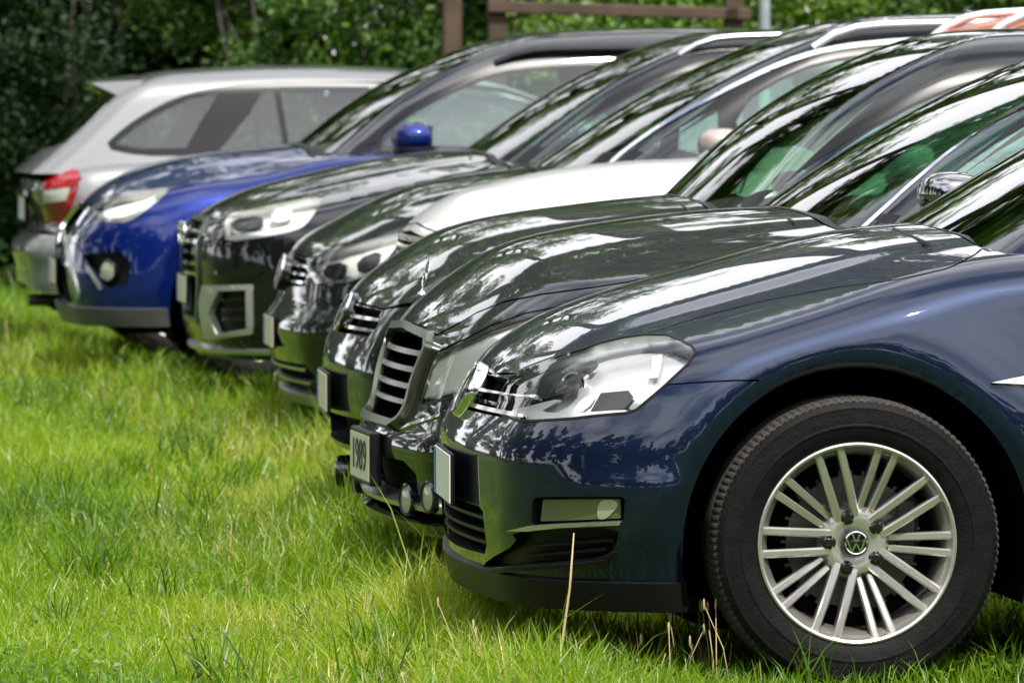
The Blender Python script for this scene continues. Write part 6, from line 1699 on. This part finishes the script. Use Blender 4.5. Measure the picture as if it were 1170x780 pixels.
# ------------------------------------------------------------------ dark crossover with angular running light
def car_cross():
    c = Car(name='parked_car', code='E', label='dark crossover with angled white running light, chrome window trim and silver roof rails', cat='car', X0=2.39, Yc=24.90,
        paint='blackgreen', L=4.40, W=.92, rt=.09,
        hood=[(0, 0.66), (0.09, 0.77), (0.13, 0.815), (0.2, 0.856), (0.29, 0.89), (0.435, 0.924), (0.59, 0.958), (0.79, 0.993), (0.96, 1.015), (1.08, 1.03), (2.5, 1.06), (4.4, 1.0)],
        nose=[(.15, .07), (.25, .02), (.35, -.01), (.47, -.01), (.51, .02), (.60, .04), (.68, .07), (.72, .09), (.8, .2)],
        ws=[(1.075, 1.079), (1.342, 1.493), (1.502, 1.8), (1.547, 1.9)], roof=[(1.5, 1.422), (1.95, 1.56), (2.3, 1.605), (3.2, 1.605), (4.2, 1.525)],
        cowl=1.06, axles=(.87, 3.5), Rw=.335, Ra=.40)
    ch = c.ch
    line = np.concatenate([ch.E([(0, .700), (-.40, .690)], .03, closed=False), c.P('hoodline'), ch.T([(c.cowl+.07, -.66), (c.cowl, 0)], .04, closed=False)])
    hl = c.P('headlight')
    ug = ch.E([(0, .690), (-.42, .680), (-.46, .62), (-.44, .585), (0, .575)], .03)
    lg = ch.E([(0, .30), (-.60, .30), (-.64, .26), (-.58, .20), (0, .20)], .03)
    feats = [dict(name='headlight', polys=[hl], depth=.045, mat='lampwhite', lens='lens'),
             dict(name='upper_grille', polys=[ug], depth=.05, mat='void', one=True),
             dict(name='lower_grille', polys=[lg], depth=.05, mat='void', one=True)]
    c.build_body(feats, seams=[(line, .007)], hood=corners(ch, line))
    for sg, par in zip((1, -1), lamps(c)):
        inset(c, par, sg, 'lamp_bezel', 'hl_a', 'bezel', -.006)
        inset(c, par, sg, 'lamp_bezel', 'hl_b', 'bezel', -.006)
        inset(c, par, sg, 'running_light', 'hl_c', 'drl', .001, .006, it=0)
    c.plate('grille_slat', [ch.E([(0, z), (-.42, z), (-.42, z-.010), (0, z-.010)], .04) for z in (.665, .635, .605)], 'chrome', .0, .02)
    c.plate('grille_slat', [ch.E([(0, z), (-.58, z), (-.58, z-.010), (0, z-.010)], .04) for z in (.285, .235)], 'satin', .004, .02)
    m = MB(); m.lathe([(0, .0), (.060, .0), (.070, .004), (.072, .03)], n=40)
    R = np.array(Matrix.Rotation(math.radians(15), 3, 'Y') @ Matrix.Rotation(-PI/2, 3, 'Z'))
    ctr = np.array([.022, 0, .630]); m.v = [v@R.T+ctr for v in m.v]; bk = c.add(m, 'badge_disc', 'gloss')
    m = MB(); badge_strokes(m, .07, -.006, .008); m.v = [v@R.T+ctr for v in m.v]; c.add(m, 'badge', 'chrome', parent=bk)
    u = np.linspace(ch.U0, -.52, 50)
    c.plate('bumper_lip', [np.concatenate([c.level(u, .19), c.level(u[::-1], .15)])], 'satin', .02, .05)
    std_cabin(c, 1.12, 1.88, [(1.215, 1.055), (1.40, 1.18), (1.576, 1.277), (1.877, 1.420), (2.1, 1.475), (2.4, 1.505)], front_split=(1.60, .07), sill=.06)
    window_chrome(c, [(1.17, 1.00), (1.215, 1.065), (1.39, 1.185), (1.57, 1.286), (1.87, 1.430), (2.1, 1.487), (2.5, 1.515), (3.2, 1.50)], .022)
    rails(c, 1.98, 3.9, .56, 'railwhite', .016, .055)
    c.interior('seat', xs=1.62); c.mirror_pair(1.56, .99, 1.12, 'beigemirror', .92); c.wipers(); c.wheels(WHEEL_FAR, badge=False)
    number_plate(c, -.016, .405, '', face='amber', fr=.006, wd=.46, deep=.012, yaw=math.radians(-1.2))
    return c
M['lampsilver'] = simple('lamp_silver', (0.42, 0.42, 0.38), rough=0.2, metal=0.8)
M['drl'] = simple('running_light_white', (0.85, 0.86, 0.84), rough=0.3)
M['beigemirror'] = paint('beige_grey_paint', (0.36, 0.31, 0.28), rough=0.4, metal=0.3)

# ------------------------------------------------------------------ compact crossover with the eight-sided grille
def car_octa():
    c = Car(name='parked_car', code='F', label='dark compact crossover with tall barred grille and silver hexagonal air intake frame', cat='car', X0=2.25, Yc=27.34,
        paint='black', L=4.20, W=.90, rt=.07, bow=.14,
        hood=[(0, .74), (.06, .80), (.10, .838), (.17, .872), (.28, .905), (.42, .938), (.72, 1.003), (.9, 1.035), (1.17, 1.06), (2.5, 1.06), (4.2, 1.0)],
        nose=[(.18, .08), (.28, .03), (.40, .01), (.55, .0), (.68, .0), (.76, .02), (.80, .05), (.9, .2)],
        ws=[(1.062, 1.178), (1.267, 1.475), (1.389, 1.664), (1.485, 1.83)], roof=[(1.5, 1.395), (2.0, 1.535), (2.4, 1.572), (3.0, 1.567), (4.0, 1.48)],
        cowl=1.15, axles=(.83, 3.43), Rw=.335, Ra=.40, bz=[(0, .22), (2, .22), (4.2, .3)])
    ch = c.ch
    line = np.concatenate([ch.E([(0, .795), (-.42, .785)], .03, closed=False), ch.S([(.26, .80), (.45, .845), (.8, .90), (1.1, .95)], .03, closed=False), ch.T([(c.cowl+.07, -.66), (c.cowl, 0)], .04, closed=False)])
    hl = c.P('headlight')
    gr = ch.E([(0, .775), (-.30, .770), (-.38, .72), (-.38, .52), (-.30, .38), (0, .38)], .02)
    it_ = c.P('intake')
    feats = [dict(name='headlight', polys=[hl], depth=.05, mat='lampwhite', lens='lens'),
             dict(name='grille', polys=[gr], depth=.05, mat='void', one=True),
             dict(name='air_intake', polys=[it_], depth=.03, mat='plastic', smooth=False)]
    c.build_body(feats, seams=[(line, .008)], hood=corners(ch, line))
    top = ch.E([(0, .795), (-.315, .790), (-.405, .735), (-.38, .715), (-.30, .768), (0, .773)], .02)
    sd = ch.E([(-.405, .735), (-.405, .515), (-.315, .355), (-.29, .375), (-.375, .52), (-.375, .72)], .02)
    bt = ch.E([(0, .355), (-.315, .355), (-.29, .375), (0, .378)], .02)
    c.plate('grille_frame', [top, sd, bt], 'satinframe', .012, .04)
    for z in (.745, .70, .655, .61, .565):
        c.plate('grille_slat', [ch.E([(0, z), (-.37, z), (-.37, z-.016), (0, z-.016)], .03)], 'chrome', .004, .03)
    for k in range(5):
        y = -.04-.08*k
        c.plate('grille_slat', [ch.E([(y-.004, .765), (y+.004, .765), (y+.004, .55), (y-.004, .55)], .05)], 'gloss', .002, .02)
    rg = MB()
    for k in range(4):
        t = np.linspace(0, 2*PI, 25); yc_ = -.105+.07*k
        rg.tube([(-.012, yc_+.044*math.cos(q), .722+.044*math.sin(q)) for q in t], .006, 6, cap=False)
    c.add(rg, 'ring_badge', 'chrome')
    for sg, par in zip((1, -1), lamps(c)):
        inset(c, par, sg, 'lamp_bezel', 'hl_a', 'bezel', -.006)
        inset(c, par, sg, 'running_light', 'hl_b', 'drl', -.002, .006)
        inset(c, par, sg, 'running_light', 'hl_c', 'lampwhite', -.006, .006)
    A_ = (244,327); 
    fr = [[(233,326),(288,325),(288,331),(240,333)], [(282,328),(289,326),(290,380),(283,380)], [(233,384),(288,375),(290,381),(240,388)],
          [(233,326),(252,331),(240,358),(248,378),(252,388),(236,386),(230,360),(229,345)]]
    c.plate('intake_frame', [c.P('frame%d' % i) for i, q in enumerate(fr)], 'framesilver', .010, .03, split=True)
    for i, z in enumerate((342, 353, 364)):
        c.plate('intake_slat', [c.P('is%d' % i)], 'gloss', -.004, .02, split=True)
    c.plate('bumper_crease', [c.P('crease')], c.paint, .014, .03, split=True)
    u = np.linspace(ch.U0, -.52, 50)
    c.plate('bumper_lip', [np.concatenate([c.level(u, .265), c.level(u[::-1], .250)])], 'satin', .02, .04)
    std_cabin(c, 1.22, 1.92, [(1.30, 1.02), (1.47, 1.155), (1.72, 1.305), (1.93, 1.40), (2.15, 1.455), (2.4, 1.465)], sill=.05)
    c.interior(xs=1.62); c.mirror_pair(1.72, .97, 1.08, 'black'); c.wipers(); c.wheels(WHEEL_FAR, badge=False)
    rails(c, 2.0, 3.7, .55, 'satin', .014, .04)
    number_plate(c, -.008, .49, '', face='amber', fr=.008, wd=.44, deep=.012)
    return c
M['framesilver'] = simple('frame_silver', (0.42, 0.42, 0.38), rough=0.35, metal=0.6)

# ------------------------------------------------------------------ bright blue crossover
def car_blue():
    c = Car(name='parked_car', code='G', label='bright blue crossover with slanted headlight and black roof rails', cat='car', X0=1.875, Yc=30.01,
        paint='blue', cabpaint='greysky', L=4.36, W=.92, rt=.08,  # pillars and roof grey instead of blue: sky reflection painted in
        hood=[(0, .70), (.12, .81), (.185, .872), (.29, .922), (.446, .968), (.61, 1.004), (.96, 1.042), (1.11, 1.06), (2.5, 1.06), (4.36, 1.0)],
        nose=[(.25, .05), (.35, .015), (.5, .0), (.6, .01), (.72, .04), (.8, .10), (.9, .22)],
        ws=[(1.034, 1.065), (1.269, 1.373), (1.43, 1.628), (1.488, 1.74)], roof=[(1.5, 1.413), (1.95, 1.545), (2.4, 1.59), (3.2, 1.595), (4.2, 1.505)],
        cowl=1.05, axles=(.86, 3.5), Rw=.345, Ra=.405, bz=[(0, .27), (2, .27), (4.4, .33)])
    ch = c.ch
    line = np.concatenate([ch.E([(0, .80), (-.40, .79)], .03, closed=False), c.P('hoodline'), ch.T([(c.cowl+.07, -.66), (c.cowl, 0)], .04, closed=False)])
    hl = c.P('headlight')
    gr = ch.E([(0, .785), (-.36, .775), (-.42, .70), (-.34, .60), (0, .59)], .02)
    lg = ch.E([(0, .52), (-.40, .52), (-.50, .36), (0, .34)], .02)
    fog = c.P('fog')
    feats = [dict(name='headlight', polys=[hl], depth=.05, mat='lampwhite', lens='lens'),
             dict(name='grille', polys=[gr], depth=.04, mat='void', one=True),
             dict(name='lower_grille', polys=[lg], depth=.04, mat='void', one=True),
             dict(name='fog_recess', polys=[fog], depth=.03, mat='plastic', smooth=False)]
    c.build_body(feats, seams=[(line, .008)], hood=corners(ch, line))
    c.plate('grille_frame', [ch.E([(0, .795), (-.37, .785), (-.43, .70), (-.35, .59), (-.33, .605), (-.40, .70), (-.35, .77), (0, .78)], .02)], 'chrome', .006, .02)
    c.plate('bumper_line', [c.P('bl'), c.P('bl2')], 'satin', .005, .01, split=True)
    for sg, par in zip((1, -1), lamps(c)):
        inset(c, par, sg, 'running_light', 'hl_a', 'drl', -.004, .006)
        inset(c, par, sg, 'lamp_bezel', 'hl_b', 'bezel', -.006)
    spot(c, 'foglamp', .052, 'fogglow', 'fog_lamp', axis=(-1, -.9, 0), out=.0)
    c.plate('bumper_crease', [c.P('crease')], c.paint, .012, .03, split=True)
    u = np.linspace(ch.U0, -.52, 50)
    c.plate('bumper_lip', [np.concatenate([c.level(u, .345), c.level(u[::-1], .265)])], 'lipgrey', .014, .05)
    std_cabin(c, 1.14, 1.86, [(1.26, 1.02), (1.42, 1.158), (1.576, 1.262), (1.881, 1.395), (2.03, 1.43), (2.3, 1.445)], bx=2.46, sill=.05, front_split=(1.40, .02))
    rails(c, 1.95, 3.9, .60, 'plastic', .018, .045)
    c.interior('beige', xs=1.62); c.mirror_pair(1.535, 1.0, 1.10, 'blue', 1.08); c.wipers(); c.wheels(WHEEL_FAR, badge=False)
    number_plate(c, -.008, .49, '', face='amber', fr=.008, wd=.44, deep=.012)
    return c
M['lipgrey'] = simple('lip_grey', (0.06, 0.062, 0.064), rough=0.4)

# ------------------------------------------------------------------ silver estate seen from its tail
def car_silver():
    # this one is parked nose-in: x = 0 is its tail
    c = Car(name='parked_car', code='H', label='silver hatchback parked the other way round, red tail light and roof spoiler showing', cat='car', X0=1.80, Yc=32.85,
        paint='silver', L=4.25, W=.87, rt=.06, bow=.06, rc=.26, crown=.08, nf=.02,
        hood=[(0, .86), (.12, .925), (.3, .98), (1, 1.02), (2.9, 1.02), (3.2, .97), (3.8, .86), (4.25, .62)],
        nose=[(.25, .10), (.36, .07), (.45, .06), (.57, .065), (.605, .112), (.75, .112), (.93, .125), (1.0, .2)],
        ws=[(0.985, 0.16), (1.035, 0.22), (1.29, 0.5), (1.37, 0.6)], roof=[(.3, 1.35), (.55, 1.38), (.77, 1.402), (1.19, 1.428), (1.9, 1.422), (2.6, 1.36)],
        rearw=[(.95, 1.0), (1.1, 1.25), (1.3, 1.65), (1.4, 1.9)], wcx=1.0, wcx1=2.4, rws=.07, rroof=.10, wbow=.05,
        cowl=.16, axles=(.80, 3.35), Rw=.31, Ra=.37, bz=[(0, .36), (.5, .30), (1.5, .2), (4.3, .2)], Wc=.78, tum=.34)
    ch = c.ch
    feats = []
    tl = c.P('tail')
    ll = ch.S([(.115, .60), (.9, .60)], .04, closed=False)
    c.build_body([dict(name='tail_light', polys=[tl], depth=.012, mat='red', smooth=True)], seams=[(ch.E([(-.62, .96), (-.64, .80), (-.60, .62)], .03, closed=False), .008), (np.concatenate([ch.E([(0, .605), (-.5, .605)], .03, closed=False), ch.S([(.25, .605), (.42, .60)], .03, closed=False)]), .008)])
    tls = [o for o in c.root.children if o.name.split('.')[0] == 'tail_light']
    for sg, par in zip((1, -1), tls):
        inset(c, par, sg, 'clear_lens', 'tl_a', 'clear', .004, .02, it=0)
        inset(c, par, sg, 'brake_lens', 'tl_b', 'red', .006, .02, it=0)
        inset(c, par, sg, 'rear_lens', 'tl_c', 'darkred', .006, .02, it=0)
    cc = c.cc
    scr = cc.T([(.20, 0), (.22, -.35), (.27, -.57), (.36, -.60), (.52, -.54), (.555, -.45), (.55, 0)], .03)
    w = [[(.50, 1.045), (.62, 1.14), (.76, 1.215), (.88, 1.268), (1.02, 1.295), (.92, 1.15), (.85, 1.025), (.62, 1.02)],
         [(1.0, 1.00), (1.17, 1.20), (1.24, 1.31), (1.29, 1.315), (1.33, 1.0)],
         [(1.36, 1.0), (1.32, 1.318), (1.76, 1.325), (1.80, 1.0)],
         [(1.92, 1.0), (1.88, 1.325), (2.3, 1.32), (2.62, 1.22), (2.86, 1.0)]]
    sur = [(.435, 1.025), (.55, 1.128), (.67, 1.205), (.79, 1.265), (.945, 1.312), (1.177, 1.345), (1.7, 1.352), (2.35, 1.345), (2.68, 1.235), (3.0, .99), (.85, .985), (.62, .985)]
    c.build_cabin(scr, None, [cc.S(q, .03) for q in w], cc.S(soft(sur, it=1), .03))
    # roof spoiler
    m = MB()
    V = np.array([(.395, 0, 1.352), (.40, -.50, 1.343), (.66, -.575, 1.358), (.66, 0, 1.384), (.415, 0, 1.325), (.425, -.49, 1.318), (.565, -.597, 1.262), (.60, 0, 1.325)])
    F = [(0, 3, 2, 1), (0, 1, 5, 4), (1, 2, 6), (1, 6, 5), (4, 5, 6, 7)]
    m.add(V, F); m.add(V*[1, -1, 1], [f[::-1] for f in F])
    c.add(m, 'roof_spoiler', 'silver', sharp=50)
    m = MB(); m.box((.085, 0, .80), (.03, .8, .04), bev=.01); c.add(m, 'tailgate_handle', 'chrome')
    m = MB(); m.tube([(.10, -.30, .27), (.32, -.30, .27)], .03, 12); c.add(m, 'exhaust_pipe', 'disc')
    c.interior(xs=1.2, dash=False); c.mirror_pair(2.75, .95, 1.0, 'silver'); c.wheels(WHEEL_FAR, badge=False)
    number_plate(c, .095, .72, '', face='platewhite', blue=True)
    return c

car_navy(); car_star(); car_hatch(); car_white(); car_cross(); car_octa(); car_blue(); car_silver()
